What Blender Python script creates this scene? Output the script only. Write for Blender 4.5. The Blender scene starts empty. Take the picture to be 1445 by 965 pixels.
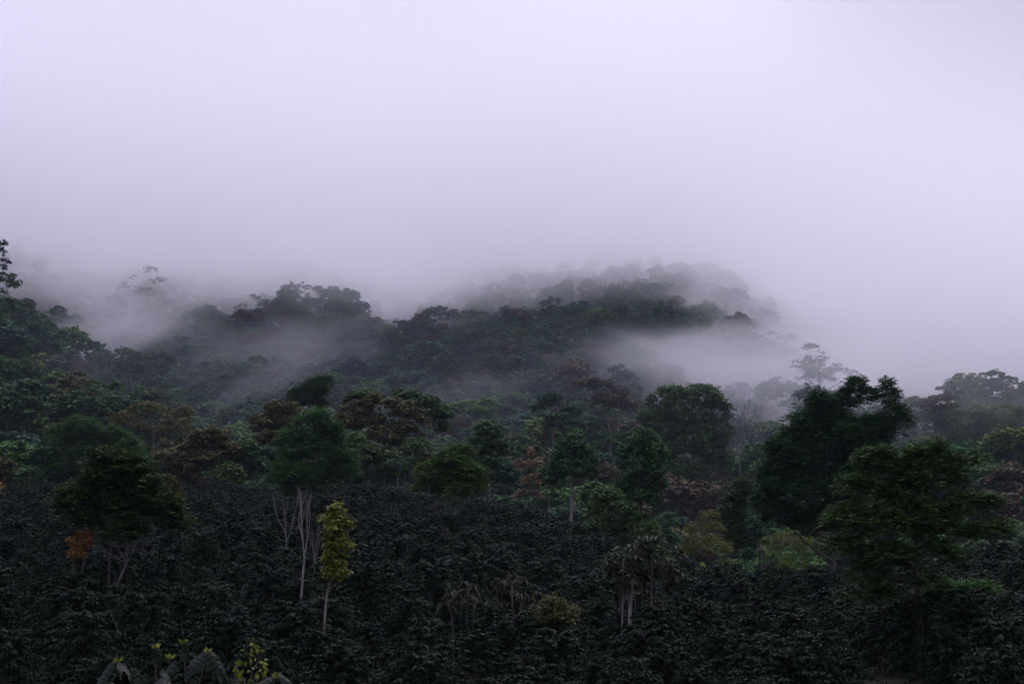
import bpy, math, random
import numpy as np
from mathutils import Vector

R = math.radians
S = bpy.context.scene
COL = S.collection

# ------------------------------------------------------------------ camera
FP, CX, CY = 2007.0, 722.5, 482.5          # focal length and centre in photo pixels (1445 x 965)
TH = R(14.5)                               # upward tilt
CT, ST = math.cos(TH), math.sin(TH)
cam_d = bpy.data.cameras.new('camera')
cam = bpy.data.objects.new('camera', cam_d)
COL.objects.link(cam)
cam_d.sensor_width = 36.0
cam_d.lens = FP / 1445.0 * 36.0
cam_d.clip_start, cam_d.clip_end = 0.3, 6000
cam.location = (0, 0, 0)
cam.rotation_euler = (math.pi / 2 + TH, 0, 0)
S.camera = cam

# ------------------------------------------------------------------ sky, sun, exposure
W = bpy.data.worlds.new('World')
S.world = W
W.use_nodes = True
wn, wl = W.node_tree.nodes, W.node_tree.links
wn.clear()
SUN_EL, SUN_ROT = 56.0, 28.0
sky = wn.new('ShaderNodeTexSky')
sky.sky_type = 'NISHITA'
sky.sun_disc = False
sky.sun_elevation = R(SUN_EL)
sky.sun_rotation = R(SUN_ROT)
b1 = wn.new('ShaderNodeBackground'); b1.inputs['Strength'].default_value = 0.06
wl.new(sky.outputs[0], b1.inputs['Color'])
tc = wn.new('ShaderNodeTexCoord')
# the overcast deck: about three times brighter overhead than at the horizon, as under a real cloud layer
sxyz = wn.new('ShaderNodeSeparateXYZ')
wl.new(tc.outputs['Generated'], sxyz.inputs[0])
mr = wn.new('ShaderNodeMapRange')
mr.interpolation_type = 'SMOOTHSTEP'
mr.inputs['From Min'].default_value = 0.36; mr.inputs['From Max'].default_value = 0.98
mr.inputs['To Min'].default_value = 0.56; mr.inputs['To Max'].default_value = 2.0
wl.new(sxyz.outputs['Z'], mr.inputs['Value'])
nz = wn.new('ShaderNodeTexNoise'); nz.inputs['Scale'].default_value = 3.0
nz.inputs['Detail'].default_value = 3.0; nz.inputs['Roughness'].default_value = 0.45
wl.new(tc.outputs['Generated'], nz.inputs['Vector'])
nm = wn.new('ShaderNodeMapRange')
nm.inputs['From Min'].default_value = 0.3; nm.inputs['From Max'].default_value = 0.7
nm.inputs['To Min'].default_value = 0.93; nm.inputs['To Max'].default_value = 1.07
wl.new(nz.outputs['Fac'], nm.inputs['Value'])
mu = wn.new('ShaderNodeMath'); mu.operation = 'MULTIPLY'
wl.new(mr.outputs[0], mu.inputs[0]); wl.new(nm.outputs[0], mu.inputs[1])
b2 = wn.new('ShaderNodeBackground'); b2.inputs['Color'].default_value = (0.72, 0.69, 0.885, 1)
wl.new(mu.outputs[0], b2.inputs['Strength'])
mx = wn.new('ShaderNodeMixShader'); mx.inputs[0].default_value = 0.96
wl.new(b1.outputs[0], mx.inputs[1]); wl.new(b2.outputs[0], mx.inputs[2])
wo = wn.new('ShaderNodeOutputWorld')
wl.new(mx.outputs[0], wo.inputs['Surface'])

sun_d = bpy.data.lights.new('sun', 'SUN')
sun_d.energy = 0.5
sun_d.angle = R(40)
sun_d.color = (1.0, 0.95, 0.92)
sun = bpy.data.objects.new('sun', sun_d)
COL.objects.link(sun)
sv = Vector((math.sin(R(SUN_ROT)) * math.cos(R(SUN_EL)), math.cos(R(SUN_ROT)) * math.cos(R(SUN_EL)), math.sin(R(SUN_EL))))
sun.rotation_euler = (-sv).to_track_quat('-Z', 'Y').to_euler()
sun.location = sv * 300

S.view_settings.view_transform = 'Standard'
S.view_settings.look = 'None'
S.view_settings.exposure = 0.34
S.view_settings.gamma = 1.0
S.view_settings.use_curve_mapping = False
cy = S.cycles
cy.use_denoising = True
cy.max_bounces = 13
cy.diffuse_bounces = 2
cy.glossy_bounces = 2
cy.transmission_bounces = 2
cy.volume_bounces = 11
cy.transparent_max_bounces = 6
cy.volume_step_rate = 0.75
cy.volume_max_steps = 256
cy.use_adaptive_sampling = True
cy.adaptive_threshold = 0.02

# ------------------------------------------------------------------ helpers
rng = np.random.default_rng(7)
random.seed(7)


def vdir(px, py):
    u, v = (px - CX) / FP, -(py - CY) / FP
    return u, CT - ST * v, ST + CT * v


def at(px, py, Y):
    """World point seen at a photo pixel, Y metres ahead."""
    u, a, b = vdir(px, py)
    return np.array([u * Y / a, Y, b * Y / a])


def pix(p):
    x, y, z = p
    a = CT * y + ST * z
    return CX + FP * x / a, CY - FP * (-ST * y + CT * z) / a


def unit(a):
    return a / np.maximum(np.linalg.norm(a, axis=-1, keepdims=True), 1e-9)


def mesh_from(name, V, F, tint=None, smooth=False, mats=(), midx=None):
    """V (n,3), F (m,4) or (m,3) ints."""
    me = bpy.data.meshes.new(name)
    V = np.asarray(V, np.float32); F = np.asarray(F, np.int32)
    k = F.shape[1]
    me.vertices.add(len(V)); me.vertices.foreach_set('co', V.ravel())
    me.loops.add(F.size); me.loops.foreach_set('vertex_index', F.ravel())
    me.polygons.add(len(F))
    me.polygons.foreach_set('loop_start', np.arange(0, F.size, k, dtype=np.int32))
    if smooth:
        me.polygons.foreach_set('use_smooth', np.ones(len(F), bool))
    if tint is not None:
        a = me.attributes.new('tint', 'FLOAT', 'POINT')
        a.data.foreach_set('value', np.asarray(tint, np.float32))
    for m in mats:
        me.materials.append(m)
    if midx is not None:
        me.polygons.foreach_set('material_index', np.asarray(midx, np.int32))
    me.update(calc_edges=True)
    me.validate()
    return me


def link(name, me, parent=None, loc=None):
    o = bpy.data.objects.new(name, me)
    COL.objects.link(o)
    if parent is not None:
        o.parent = parent
    if loc is not None:
        o.location = loc
    return o


def tag(o, label=None, cat=None, group=None, kind=None):
    if label: o['label'] = label
    if cat: o['category'] = cat
    if group: o['group'] = group
    if kind: o['kind'] = kind
    return o


class Quads:
    """Collects loose quads (leaves)."""
    def __init__(self):
        self.v, self.t = [], []

    def add(self, q, tint=None):
        q = np.asarray(q, np.float32).reshape(-1, 4, 3)
        self.v.append(q)
        if tint is None:
            tint = rng.random(len(q))
        self.t.append(np.repeat(np.asarray(tint, np.float32), 4))

    def mesh(self, name, mat):
        V = np.concatenate(self.v).reshape(-1, 3)
        F = np.arange(len(V), dtype=np.int32).reshape(-1, 4)
        return mesh_from(name, V, F, np.concatenate(self.t), mats=[mat])


class Tubes:
    def __init__(self, sides=6):
        self.V, self.F, self.n, self.s = [], [], 0, sides

    def add(self, pts, rad):
        P = np.asarray(pts, float); r = np.asarray(rad, float) * np.ones(len(P))
        n, s = len(P), self.s
        T = unit(np.gradient(P, axis=0))
        ref = np.array([0.31, 0.95, 0.05]) if abs(T[0][2]) > 0.6 else np.array([0.05, 0.1, 0.99])
        A = unit(np.cross(T, ref)); B = np.cross(T, A)
        an = np.linspace(0, 2 * np.pi, s, endpoint=False)
        ring = P[:, None] + r[:, None, None] * (np.cos(an)[None, :, None] * A[:, None] + np.sin(an)[None, :, None] * B[:, None])
        self.V.append(ring.reshape(-1, 3))
        i = np.arange(n - 1)[:, None] * s; j = np.arange(s)[None, :]; j2 = (j + 1) % s
        f = np.stack([i + j, i + j2, i + s + j2, i + s + j], -1).reshape(-1, 4) + self.n
        self.F.append(f)
        self.n += n * s

    def mesh(self, name, mat):
        return mesh_from(name, np.concatenate(self.V), np.concatenate(self.F), smooth=True, mats=[mat])


def bez(a, b, bend, n=7):
    """A slightly bent line from a to b."""
    a, b = np.asarray(a, float), np.asarray(b, float)
    m = (a + b) / 2 + np.asarray(bend, float)
    t = np.linspace(0, 1, n)[:, None]
    return (1 - t) ** 2 * a + 2 * t * (1 - t) * m + t ** 2 * b


def rhombus(base, d, side, L, w):
    """Leaf quads: base point, direction, side vector, length, width (arrays)."""
    L = np.asarray(L)[:, None]; w = np.asarray(w)[:, None]
    m = base + d * L * 0.48
    return np.stack([base, m + side * w * 0.5, base + d * L, m - side * w * 0.5], 1)


def rand_dir(n):
    return unit(rng.normal(size=(n, 3)))


# ------------------------------------------------------------------ materials
MATS = {}


def leaf_mat(name, col, rough=0.6, spec=0.16, var=0.35, trans=0.25, warm=(1.25, 1.05, 0.6), objvar=0.25):
    m = bpy.data.materials.new(name); m.use_nodes = True
    n, l = m.node_tree.nodes, m.node_tree.links
    n.clear()
    out = n.new('ShaderNodeOutputMaterial')
    at_ = n.new('ShaderNodeAttribute'); at_.attribute_name = 'tint'
    oi = n.new('ShaderNodeObjectInfo')
    mxc = n.new('ShaderNodeMix'); mxc.data_type = 'RGBA'
    mxc.inputs[6].default_value = (col[0] * (1 - var), col[1] * (1 - var), col[2] * (1 - var), 1)
    mxc.inputs[7].default_value = (col[0] * (1 + var) * warm[0], col[1] * (1 + var) * warm[1], col[2] * (1 + var) * warm[2], 1)
    l.new(at_.outputs['Fac'], mxc.inputs[0])
    hs = n.new('ShaderNodeHueSaturation')
    mrh = n.new('ShaderNodeMapRange'); mrh.inputs['To Min'].default_value = 0.5 - 0.03 * objvar / 0.25; mrh.inputs['To Max'].default_value = 0.5 + 0.03 * objvar / 0.25
    mrv = n.new('ShaderNodeMapRange'); mrv.inputs['To Min'].default_value = 1 - objvar; mrv.inputs['To Max'].default_value = 1 + objvar
    wnz = n.new('ShaderNodeTexWhiteNoise'); wnz.noise_dimensions = '1D'
    l.new(oi.outputs['Random'], wnz.inputs['W'])
    l.new(wnz.outputs['Value'], mrh.inputs['Value']); l.new(oi.outputs['Random'], mrv.inputs['Value'])
    l.new(mrh.outputs[0], hs.inputs['Hue']); l.new(mrv.outputs[0], hs.inputs['Value'])
    l.new(mxc.outputs[2], hs.inputs['Color'])
    pb = n.new('ShaderNodeBsdfPrincipled')
    pb.inputs['Roughness'].default_value = rough
    pb.inputs['Specular IOR Level'].default_value = spec
    l.new(hs.outputs[0], pb.inputs['Base Color'])
    tr = n.new('ShaderNodeBsdfTranslucent')
    l.new(hs.outputs[0], tr.inputs['Color'])
    ms = n.new('ShaderNodeMixShader'); ms.inputs[0].default_value = trans
    l.new(pb.outputs[0], ms.inputs[1]); l.new(tr.outputs[0], ms.inputs[2])
    l.new(ms.outputs[0], out.inputs['Surface'])
    MATS[name] = m
    return m


def rough_mat(name, c1, c2, scale=4.0, rough=0.9, stretch=(1, 1, 1), bump=0.3, spec=0.2):
    m = bpy.data.materials.new(name); m.use_nodes = True
    n, l = m.node_tree.nodes, m.node_tree.links
    pb = n['Principled BSDF']
    tcx = n.new('ShaderNodeTexCoord')
    mp = n.new('ShaderNodeMapping'); mp.inputs['Scale'].default_value = stretch
    nz_ = n.new('ShaderNodeTexNoise'); nz_.inputs['Scale'].default_value = scale; nz_.inputs['Detail'].default_value = 6
    cr = n.new('ShaderNodeValToRGB')
    cr.color_ramp.elements[0].position = 0.32; cr.color_ramp.elements[1].position = 0.68
    cr.color_ramp.elements[0].color = (*c1, 1); cr.color_ramp.elements[1].color = (*c2, 1)
    l.new(tcx.outputs['Object'], mp.inputs['Vector']); l.new(mp.outputs[0], nz_.inputs['Vector'])
    l.new(nz_.outputs['Fac'], cr.inputs[0]); l.new(cr.outputs[0], pb.inputs['Base Color'])
    bp = n.new('ShaderNodeBump'); bp.inputs['Strength'].default_value = bump
    l.new(nz_.outputs['Fac'], bp.inputs['Height']); l.new(bp.outputs[0], pb.inputs['Normal'])
    pb.inputs['Roughness'].default_value = rough
    pb.inputs['Specular IOR Level'].default_value = spec
    MATS[name] = m
    return m


rough_mat('bark_dark', (0.035, 0.03, 0.026), (0.075, 0.065, 0.055), 6, stretch=(3, 3, 0.6))
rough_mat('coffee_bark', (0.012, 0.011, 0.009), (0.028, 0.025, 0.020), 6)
rough_mat('bark_pale', (0.09, 0.08, 0.072), (0.20, 0.185, 0.17), 5, stretch=(3, 3, 0.7))
rough_mat('bark_grey', (0.055, 0.05, 0.046), (0.12, 0.11, 0.105), 5, stretch=(3, 3, 0.7))
rough_mat('soil', (0.010, 0.010, 0.007), (0.026, 0.023, 0.015), 0.35, bump=0.5)
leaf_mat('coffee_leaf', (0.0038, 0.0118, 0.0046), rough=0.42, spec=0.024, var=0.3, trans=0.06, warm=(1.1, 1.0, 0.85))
leaf_mat('deep_green', (0.028, 0.080, 0.024), var=0.35)
leaf_mat('mid_green', (0.040, 0.112, 0.028), var=0.35)
leaf_mat('blue_green', (0.024, 0.078, 0.050), var=0.3)
leaf_mat('olive_brown', (0.056, 0.068, 0.026), var=0.35)
leaf_mat('fern_green', (0.036, 0.092, 0.026), var=0.4, warm=(1.2, 1.1, .7))
leaf_mat('dark_olive', (0.030, 0.076, 0.022), var=0.4, warm=(1.15, 1.05, .7))
leaf_mat('red_brown', (0.060, 0.054, 0.034), var=0.35)
leaf_mat('grey_brown', (0.11, 0.092, 0.075), var=0.35)
leaf_mat('bright_green', (0.070, 0.150, 0.032), var=0.3)
leaf_mat('lime', (0.088, 0.115, 0.022), var=0.35, trans=0.3)
leaf_mat('yellow_olive', (0.105, 0.135, 0.032), warm=(1.08, 1.05, .7), var=0.3, trans=0.25)
leaf_mat('rust', (0.20, 0.135, 0.045), var=0.3, trans=0.25)
leaf_mat('strap_leaf', (0.028, 0.044, 0.020), rough=0.4, spec=0.5, var=0.5, warm=(1.5, 1.3, 0.9))
leaf_mat('grey_blade', (0.011, 0.015, 0.010), rough=0.5, var=0.5)
leaf_mat('dark_gloss', (0.006, 0.012, 0.006), rough=0.40, spec=0.06, var=0.2, trans=0.05, warm=(1, 1, 1))
leaf_mat('young_leaf', (0.10, 0.13, 0.022), rough=0.4, var=0.35, trans=0.3)
leaf_mat('banana_leaf', (0.10, 0.17, 0.045), rough=0.4, var=0.2, trans=0.3)

# ------------------------------------------------------------------ terrain


class Sheet:
    """A ridge: crest given by columns of (photo x, canopy y, distance)."""
    def __init__(self, pts, h, sf=0.5, sb=0.4):
        T, K, D = [], [], []
        for px, py, d in pts:
            u, a, b = vdir(px, py)
            T.append(u / a); K.append(b / a); D.append(d)
        self.T, self.K, self.D = map(np.array, (T, K, D))
        self.h, self.sf, self.sb = h, sf, sb

    def crest(self, t):
        d = np.interp(t, self.T, self.D)
        return d, np.interp(t, self.T, self.K) * d - self.h

    def z(self, t, y):
        d, zc = self.crest(t)
        return np.where(y < d, zc - self.sf * (d - y), zc - self.sb * (y - d))


PLANT = Sheet([(-300, 690, 122), (0, 694, 122), (110, 684, 122), (220, 708, 121), (310, 692, 124), (390, 704, 122), (480, 690, 124), (560, 700, 123), (640, 712, 120), (720, 716, 118), (800, 738, 110), (870, 768, 100),
               (950, 802, 88), (1010, 815, 80), (1100, 818, 76), (1200, 814, 72), (1300, 802, 70), (1400, 785, 68), (1445, 780, 68), (1700, 770, 68)], 1.7)
MOUNT = Sheet([(-300, 345, 520), (0, 345, 520), (100, 370, 520), (150, 395, 520), (200, 385, 520), (300, 380, 520), (400, 385, 520), (540, 400, 520), (700, 375, 520),
               (900, 358, 520), (1050, 362, 520), (1100, 385, 520), (1150, 440, 520), (1200, 465, 520), (1310, 492, 520), (1445, 505, 520), (1700, 505, 520)], 10, 0.47, 0.5)
SPURS = [
    Sheet([(-300, 340, 265), (-60, 395, 265), (0, 425, 262), (40, 450, 262), (80, 490, 262), (130, 497, 258), (200, 530, 255), (300, 600, 250), (400, 660, 245), (500, 740, 245)], 10, 0.5, 0.5),
    Sheet([(90, 560, 400), (150, 480, 400), (200, 448, 405), (330, 425, 405), (430, 412, 405), (480, 415, 400), (520, 432, 395), (560, 475, 390), (640, 560, 380)], 11, 0.5, 0.55),
    Sheet([(430, 620, 360), (540, 490, 370), (590, 448, 378), (700, 432, 380), (850, 438, 378), (930, 458, 372), (990, 472, 365), (1050, 484, 360), (1100, 530, 350), (1160, 640, 350)], 11, 0.5, 0.55),
    Sheet([(1190, 680, 250), (1290, 578, 256), (1330, 560, 258), (1400, 545, 260), (1445, 545, 260), (1700, 500, 260)], 10, 0.5, 0.5),
    Sheet([(620, 640, 240), (700, 590, 250), (800, 566, 255), (870, 572, 250), (900, 600, 240), (950, 640, 235), (1080, 650, 230), (1200, 690, 225)], 10, 0.45, 0.5),
    Sheet([(1050, 660, 284), (1105, 540, 284), (1165, 516, 284), (1225, 536, 283), (1275, 566, 282), (1320, 620, 280)], 10, 0.6, 0.6),
]


def terrain(x, y):
    x = np.asarray(x, float); y = np.asarray(y, float)
    ye = np.maximum(y, 14.0)
    t = np.clip(x / ye, -0.62, 0.62)
    d, zc = PLANT.crest(t)
    s = np.clip((ye - 30.0) / (d - 30.0), 0, 1)
    zp = -1.55 + (zc + 1.55) * (s * (1.22 - 0.22 * s))
    zp = np.where(ye > d, zc - 0.28 * (ye - d), zp)
    z = np.maximum(zp, 1.0 * np.clip((ye - 120) / 60, 0, 1) - 2.0)
    for sh in [MOUNT] + SPURS:
        w = np.clip((ye - 135) / 40, 0, 1)
        z = np.maximum(z, np.where(w > 0, sh.z(t, ye) * w + z * (1 - w), -50))
    far = np.clip((y - 560) / 300, 0, 1)
    z = z * (1 - far) + 0.0 * far
    z = z + 0.22 * np.sin(x * 0.21 + 1.3 * np.sin(y * 0.13)) * np.sin(y * 0.17 + 0.7) * np.clip(y / 60, 0, 1)
    return z


def gz(x, y):
    return float(terrain(np.array([x]), np.array([y]))[0])


def hit(px, py, h=1.5, y0=20, y1=240):
    """Where the ray through a photo pixel meets the ground (raised by h)."""
    Y = np.arange(y0, y1, 0.25)
    u, a, b = vdir(px, py)
    g = terrain(u / a * Y, Y) + h
    over = g > b / a * Y
    if not over[:int((150 - y0) / 0.25)].any():              # above the crest: stand on it
        return float(PLANT.crest(np.array([u / a]))[0][0])
    return float(Y[np.argmax(over)])


gx = np.concatenate([np.linspace(-2600, -420, 14), np.arange(-400, 401, 4.0), np.linspace(420, 2600, 14)])
gy = np.concatenate([np.linspace(-1500, -60, 8), np.arange(-40, 171, 2.5), np.arange(174, 700, 4.5), np.linspace(720, 3200, 16)])
X, Y = np.meshgrid(gx, gy)
Z = terrain(X, Y)
nx, ny = len(gx), len(gy)
idx = np.arange(nx * ny).reshape(ny, nx)
Fq = np.stack([idx[:-1, :-1], idx[:-1, 1:], idx[1:, 1:], idx[1:, :-1]], -1).reshape(-1, 4)
ground = link('ground', mesh_from('ground', np.stack([X, Y, Z], -1).reshape(-1, 3), Fq, smooth=True, mats=[MATS['soil']]))
tag(ground, kind='structure')

# ------------------------------------------------------------------ foliage builders


def clump_leaves(Q, C, r, n_leaf, L, w, up=0.5, flat=0.65, droop=0.0, tint=None, out=None):
    """n_leaf rhombic leaves on the upper shell of small clumps at C (k,3), radius r (k,)."""
    k = len(C)
    idx = np.repeat(np.arange(k), n_leaf)
    d = rand_dir(len(idx))
    d[:, 2] = np.where(d[:, 2] < -0.35, -d[:, 2], d[:, 2])
    rad = r[idx] * (0.55 + 0.5 * rng.random(len(idx)))
    P = C[idx] + d * rad[:, None] * np.array([1, 1, flat])
    nrm = unit(d * 0.7 + np.array([0, 0, up]) + rng.normal(size=d.shape) * 0.4)
    ld = rng.normal(size=d.shape) + d * 0.8 - np.array([0, 0, droop])
    ld = unit(ld - nrm * np.sum(ld * nrm, 1, keepdims=True))
    side = np.cross(nrm, ld)
    sc = 0.7 + 0.6 * rng.random(len(idx))
    if tint is None:
        tint = np.clip(rng.random(k)[idx] * 0.6 + rng.random(len(idx)) * 0.5 - 0.05, 0, 1)
    Q.add(rhombus(P - ld * (L * sc * 0.5)[:, None], ld, side, L * sc, w * sc), tint)


def lobe_points(lobes, n, low=-0.45, jit=0.22, cut=-1.25):
    """n points on / near the shells of ellipsoid lobes; none deep inside another lobe."""
    c = np.array([l[0] for l in lobes]); r = np.array([l[1] for l in lobes])
    area = (r[:, 0] * r[:, 1] * r[:, 2]) ** (2 / 3)
    k = rng.choice(len(lobes), size=n * 3, p=area / area.sum())
    d = rand_dir(n * 3)
    d[:, 2] = np.where(d[:, 2] < low, -d[:, 2], d[:, 2])
    P = c[k] + d * r[k] * (0.92 - jit * rng.random(len(k))[:, None] ** 1.5 * 2.0 + 0.08 * rng.normal(size=(len(k), 1)))
    keep = np.ones(len(k), bool)
    for j in range(len(lobes)):
        q = np.linalg.norm((P - c[j]) / r[j], axis=1)
        keep &= (q > 0.62) | (rng.random(len(k)) < 0.15)
    # uneven growth: thin places where one sees through, sprigs that reach out
    sz = float(np.mean(r))
    ph = rng.random(6) * 6.28
    hole = sum(np.sin(P @ (unit(rng.normal(size=3)) * (2.6 + i) / sz) + ph[i]) for i in range(5))
    keep &= hole > cut
    far_ = rng.random(len(k)) < 0.16
    P = np.where(far_[:, None], c[k] + (P - c[k]) * (1.12 + 0.22 * rng.random((len(k), 1))), P)
    P, k = P[keep], k[keep]
    return P[:n], k[:n]


def fronds(Q, P, D, L, pairs=6, leaf=0.09, w=0.03, droop=0.5, tint=None):
    """Pinnate sprays: rachis from P along D, drooping, with leaflet pairs."""
    n = len(P)
    L = L * (0.7 + 0.6 * rng.random(n))
    D = unit(D)
    side = unit(np.cross(D, np.array([0, 0, 1.0])) + 1e-4)
    tn = rng.random(n) if tint is None else tint
    for s in np.linspace(0.15, 1.0, pairs):
        c = P + D * (L * s)[:, None] - np.array([0, 0, 1.0]) * (droop * L * s * s)[:, None]
        tg = unit(D - np.array([0, 0, 1.0]) * (2 * droop * s))
        for sg in (-1, 1):
            ld = unit(side * sg + tg * 0.55 - np.array([0, 0, 0.25]) + rng.normal(size=D.shape) * 0.12)
            sd = unit(np.cross(ld, np.array([0, 0, 1.0]) + 0.35 * rng.normal(size=D.shape)))
            ll = leaf * (1.15 - 0.5 * s) * (0.8 + 0.4 * rng.random(n))
            Q.add(rhombus(c, ld, sd, ll, ll * (w / leaf)), np.clip(tn + 0.15 * rng.normal(size=n), 0, 1))


def skeleton(Tb, base, lobes, r0, fork=0.45, stems=1, twigs=(), lean=0.0):
    """Trunk(s) from base with limbs into every lobe and thin twigs to some clump points."""
    base = np.asarray(base, float)
    cs = np.array([l[0] for l in lobes])
    mid = cs.mean(0)
    ends = []
    for s in range(stems):
        off = np.array([rng.normal(), rng.normal(), 0]) * (0.35 * r0 * 4 if stems > 1 else 0)
        tgt = mid if stems == 1 else cs[s % len(cs)] * 0.6 + mid * 0.4
        fk = base + (tgt - base) * fork
        fk[:2] += rng.normal(size=2) * 0.03 * np.linalg.norm(tgt - base)
        bend = np.array([rng.normal(), rng.normal(), 0]) * 0.028 * np.linalg.norm(fk - base) + np.array([lean, 0, 0])
        P = bez(base + off - np.array([0, 0, 0.5]), fk, bend, 8)
        rr = np.linspace(r0, r0 * 0.62, 8) / (stems ** 0.4)
        rr[0] *= 1.3
        Tb.add(P, rr)
        ends.append((fk, rr[-1] * (.7 if stems > 1 else 1)))
    if stems == 1:                                           # a leader runs on through the crown, limbs leave it at several heights
        top = cs[np.argmax(cs[:, 2])]
        tipp = fk + (top * 0.5 + np.array([*mid[:2], top[2]]) * 0.5 - fk) * 0.85
        lead = bez(fk, tipp, rng.normal(size=3) * 0.05 * np.linalg.norm(tipp - fk), 9)
        lr = np.linspace(ends[0][1], ends[0][1] * 0.2, 9)
        Tb.add(lead, lr)
    for i, c in enumerate(cs):
        fk, rf = ends[i % len(ends)]
        if stems == 1:
            hd = np.hypot(*(c[:2] - fk[:2]))
            q = int(np.argmin(abs(lead[:, 2] - (c[2] - 0.75 * hd))))
            fk, rf = lead[q], lr[q]
        bend = np.array([0, 0, -0.10 * np.linalg.norm(c - fk)]) + rng.normal(size=3) * 0.09 * np.linalg.norm(c - fk)
        Tb.add(bez(fk, c, bend, 7), np.linspace(rf * 0.6, rf * 0.12, 7))
    for p in twigs:
        j = int(np.argmin(np.linalg.norm(cs - p, axis=1)))
        fk, rf = ends[j % len(ends)]
        st = fk + (cs[j] - fk) * rng.uniform(0.75, 1.0)
        Tb.add(bez(st, p, rng.normal(size=3) * 0.10 * np.linalg.norm(p - st), 5), np.linspace(rf * 0.16, rf * 0.04, 5))


def lobes_px(Y, L, depth=0.9):
    """(px, py, rx, ry[, dY]) in photo pixels at distance Y -> world ellipsoids."""
    o = []
    for l in L:
        px, py, rx, ry = l[:4]
        yy = Y + (l[4] if len(l) > 4 else 0)
        k = yy / FP * 1.02
        o.append((at(px, py, yy), np.array([rx * k, rx * k * depth, ry * k])))
    return o


LANDMARKS = []      # (photo x, phrase) used to say where repeats stand


def tree(name, label, cat, Y, bx, lobes, mat, bark='bark_dark', style='broad', n=220, per=26, leaf=0.28, w=None, clump=0.5, r0=0.16, fork=0.45, stems=1,
         twigs=14, depth=0.9, low=-0.45, droop=0.2, up=0.5, flat=0.65, by=None, group=None, frond=0.5, pairs=6, hole=-1.25, lean=0.0, rise=.25):
    """One tree of its own: an Empty at the foot of the trunk with trunk and crown."""
    if Y is None:
        Y = hit(bx, by)
    L = lobes_px(Y, lobes, depth)
    bpt = at(bx, 700, Y); base = np.array([bpt[0], Y, gz(bpt[0], Y)])
    root = bpy.data.objects.new(name, None); COL.objects.link(root)
    root.location = base; root.empty_display_size = 0.3
    tag(root, label, cat, group)
    Lr = []
    for c, r in L:                                           # every lobe is a few uneven bunches
        for q in range(3 if len(L) > 2 else 2):
            o = rand_dir(1)[0] * np.array([1, 1, .8])
            f = rng.uniform(.48, .78)
            Lr.append((c - base + o * r * (1.14 - f), r * f))
        Lr.append((c - base, r * .72))
    Lsk = [(c - base, r) for c, r in L]
    P, k = lobe_points(Lr, n, low, cut=hole)
    cs = np.array([l[0] for l in Lr])
    Q = Quads()
    if style == 'broad':
        r = clump * (0.6 + 0.8 * rng.random(len(P)))
        clump_leaves(Q, P, r, per, leaf, (w or leaf * 0.5), up, flat, droop)
    else:
        kk = np.repeat(np.arange(len(P)), per)
        d = rand_dir(len(kk)); d[:, 2] = d[:, 2] * 0.6 + 0.15
        outd = unit(P - cs[k])[kk]
        PP = P[kk] + d * clump * (0.15 + 0.6 * rng.random((len(kk), 1)))
        tn = np.clip(rng.random(len(P))[kk] * 0.6 + rng.random(len(kk)) * 0.4, 0, 1)
        fronds(Q, PP, unit(d + outd * 0.6 + np.array([0, 0, rise])), frond, pairs, leaf, (w or leaf * 0.33), droop, tn)
    link('crown', Q.mesh(name + '_crown', MATS[mat]), root)
    Tb = Tubes(6)
    tw = P[rng.choice(len(P), size=min(twigs, len(P)), replace=False)] if twigs else []
    skeleton(Tb, (0, 0, 0), Lsk, r0, fork, stems, tw, lean)
    link('trunk', Tb.mesh(name + '_trunk', MATS[bark]), root)
    return root


def branchy(Tb, p, d, L, r, depth, spread=0.5, up=0.15, n=3):
    """Bare forking branches."""
    e = p + d * L
    Tb.add(bez(p, e, rng.normal(size=3) * 0.07 * L, 5), np.linspace(r, r * 0.6, 5))
    if depth == 0:
        return
    for i in range(n):
        nd = unit(d + rng.normal(size=3) * spread + np.array([0, 0, up]))
        q = p + (e - p) * (rng.uniform(0.55, 1.0) if i else 1.0)
        branchy(Tb, q, nd, L * rng.uniform(0.55, 0.8), r * 0.58, depth - 1, spread, up, n)

# ------------------------------------------------------------------ air: thin haze, the cloud on the mountain, mist in the ravine
HAZE_DENSITY = 0.00012
CLOUD_DENSITY = 0.026


def box_mesh(name, a, b):
    (x0, y0, z0), (x1, y1, z1) = a, b
    V = [(x0, y0, z0), (x1, y0, z0), (x1, y1, z0), (x0, y1, z0), (x0, y0, z1), (x1, y0, z1), (x1, y1, z1), (x0, y1, z1)]
    F = [(0, 3, 2, 1), (4, 5, 6, 7), (0, 1, 5, 4), (1, 2, 6, 5), (2, 3, 7, 6), (3, 0, 4, 7)]
    return mesh_from(name, V, F)


def vol_mat(name, col, aniso=0.0):
    m = bpy.data.materials.new(name); m.use_nodes = True
    n, l = m.node_tree.nodes, m.node_tree.links
    n.clear()
    out = n.new('ShaderNodeOutputMaterial')
    pv = n.new('ShaderNodeVolumePrincipled')
    pv.inputs['Color'].default_value = (*col, 1)
    pv.inputs['Anisotropy'].default_value = aniso
    l.new(pv.outputs[0], out.inputs['Volume'])
    return m, n, l, pv


m, n, l, pv = vol_mat('haze_air', (0.66, 0.75, 1.0), 0.5)
pv.inputs['Density'].default_value = HAZE_DENSITY
m.cycles.homogeneous_volume = True
me = box_mesh('haze', (-2700, -1600, -60), (2700, 3300, 300))
me.materials.append(m)
tag(link('haze', me), kind='stuff')


def math_node(n, l, op, a, b=None, c=None):
    x = n.new('ShaderNodeMath'); x.operation = op
    for i, v in enumerate((a, b, c)):
        if v is None: continue
        if isinstance(v, (int, float)): x.inputs[i].default_value = v
        else: l.new(v, x.inputs[i])
    return x.outputs[0]


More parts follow.
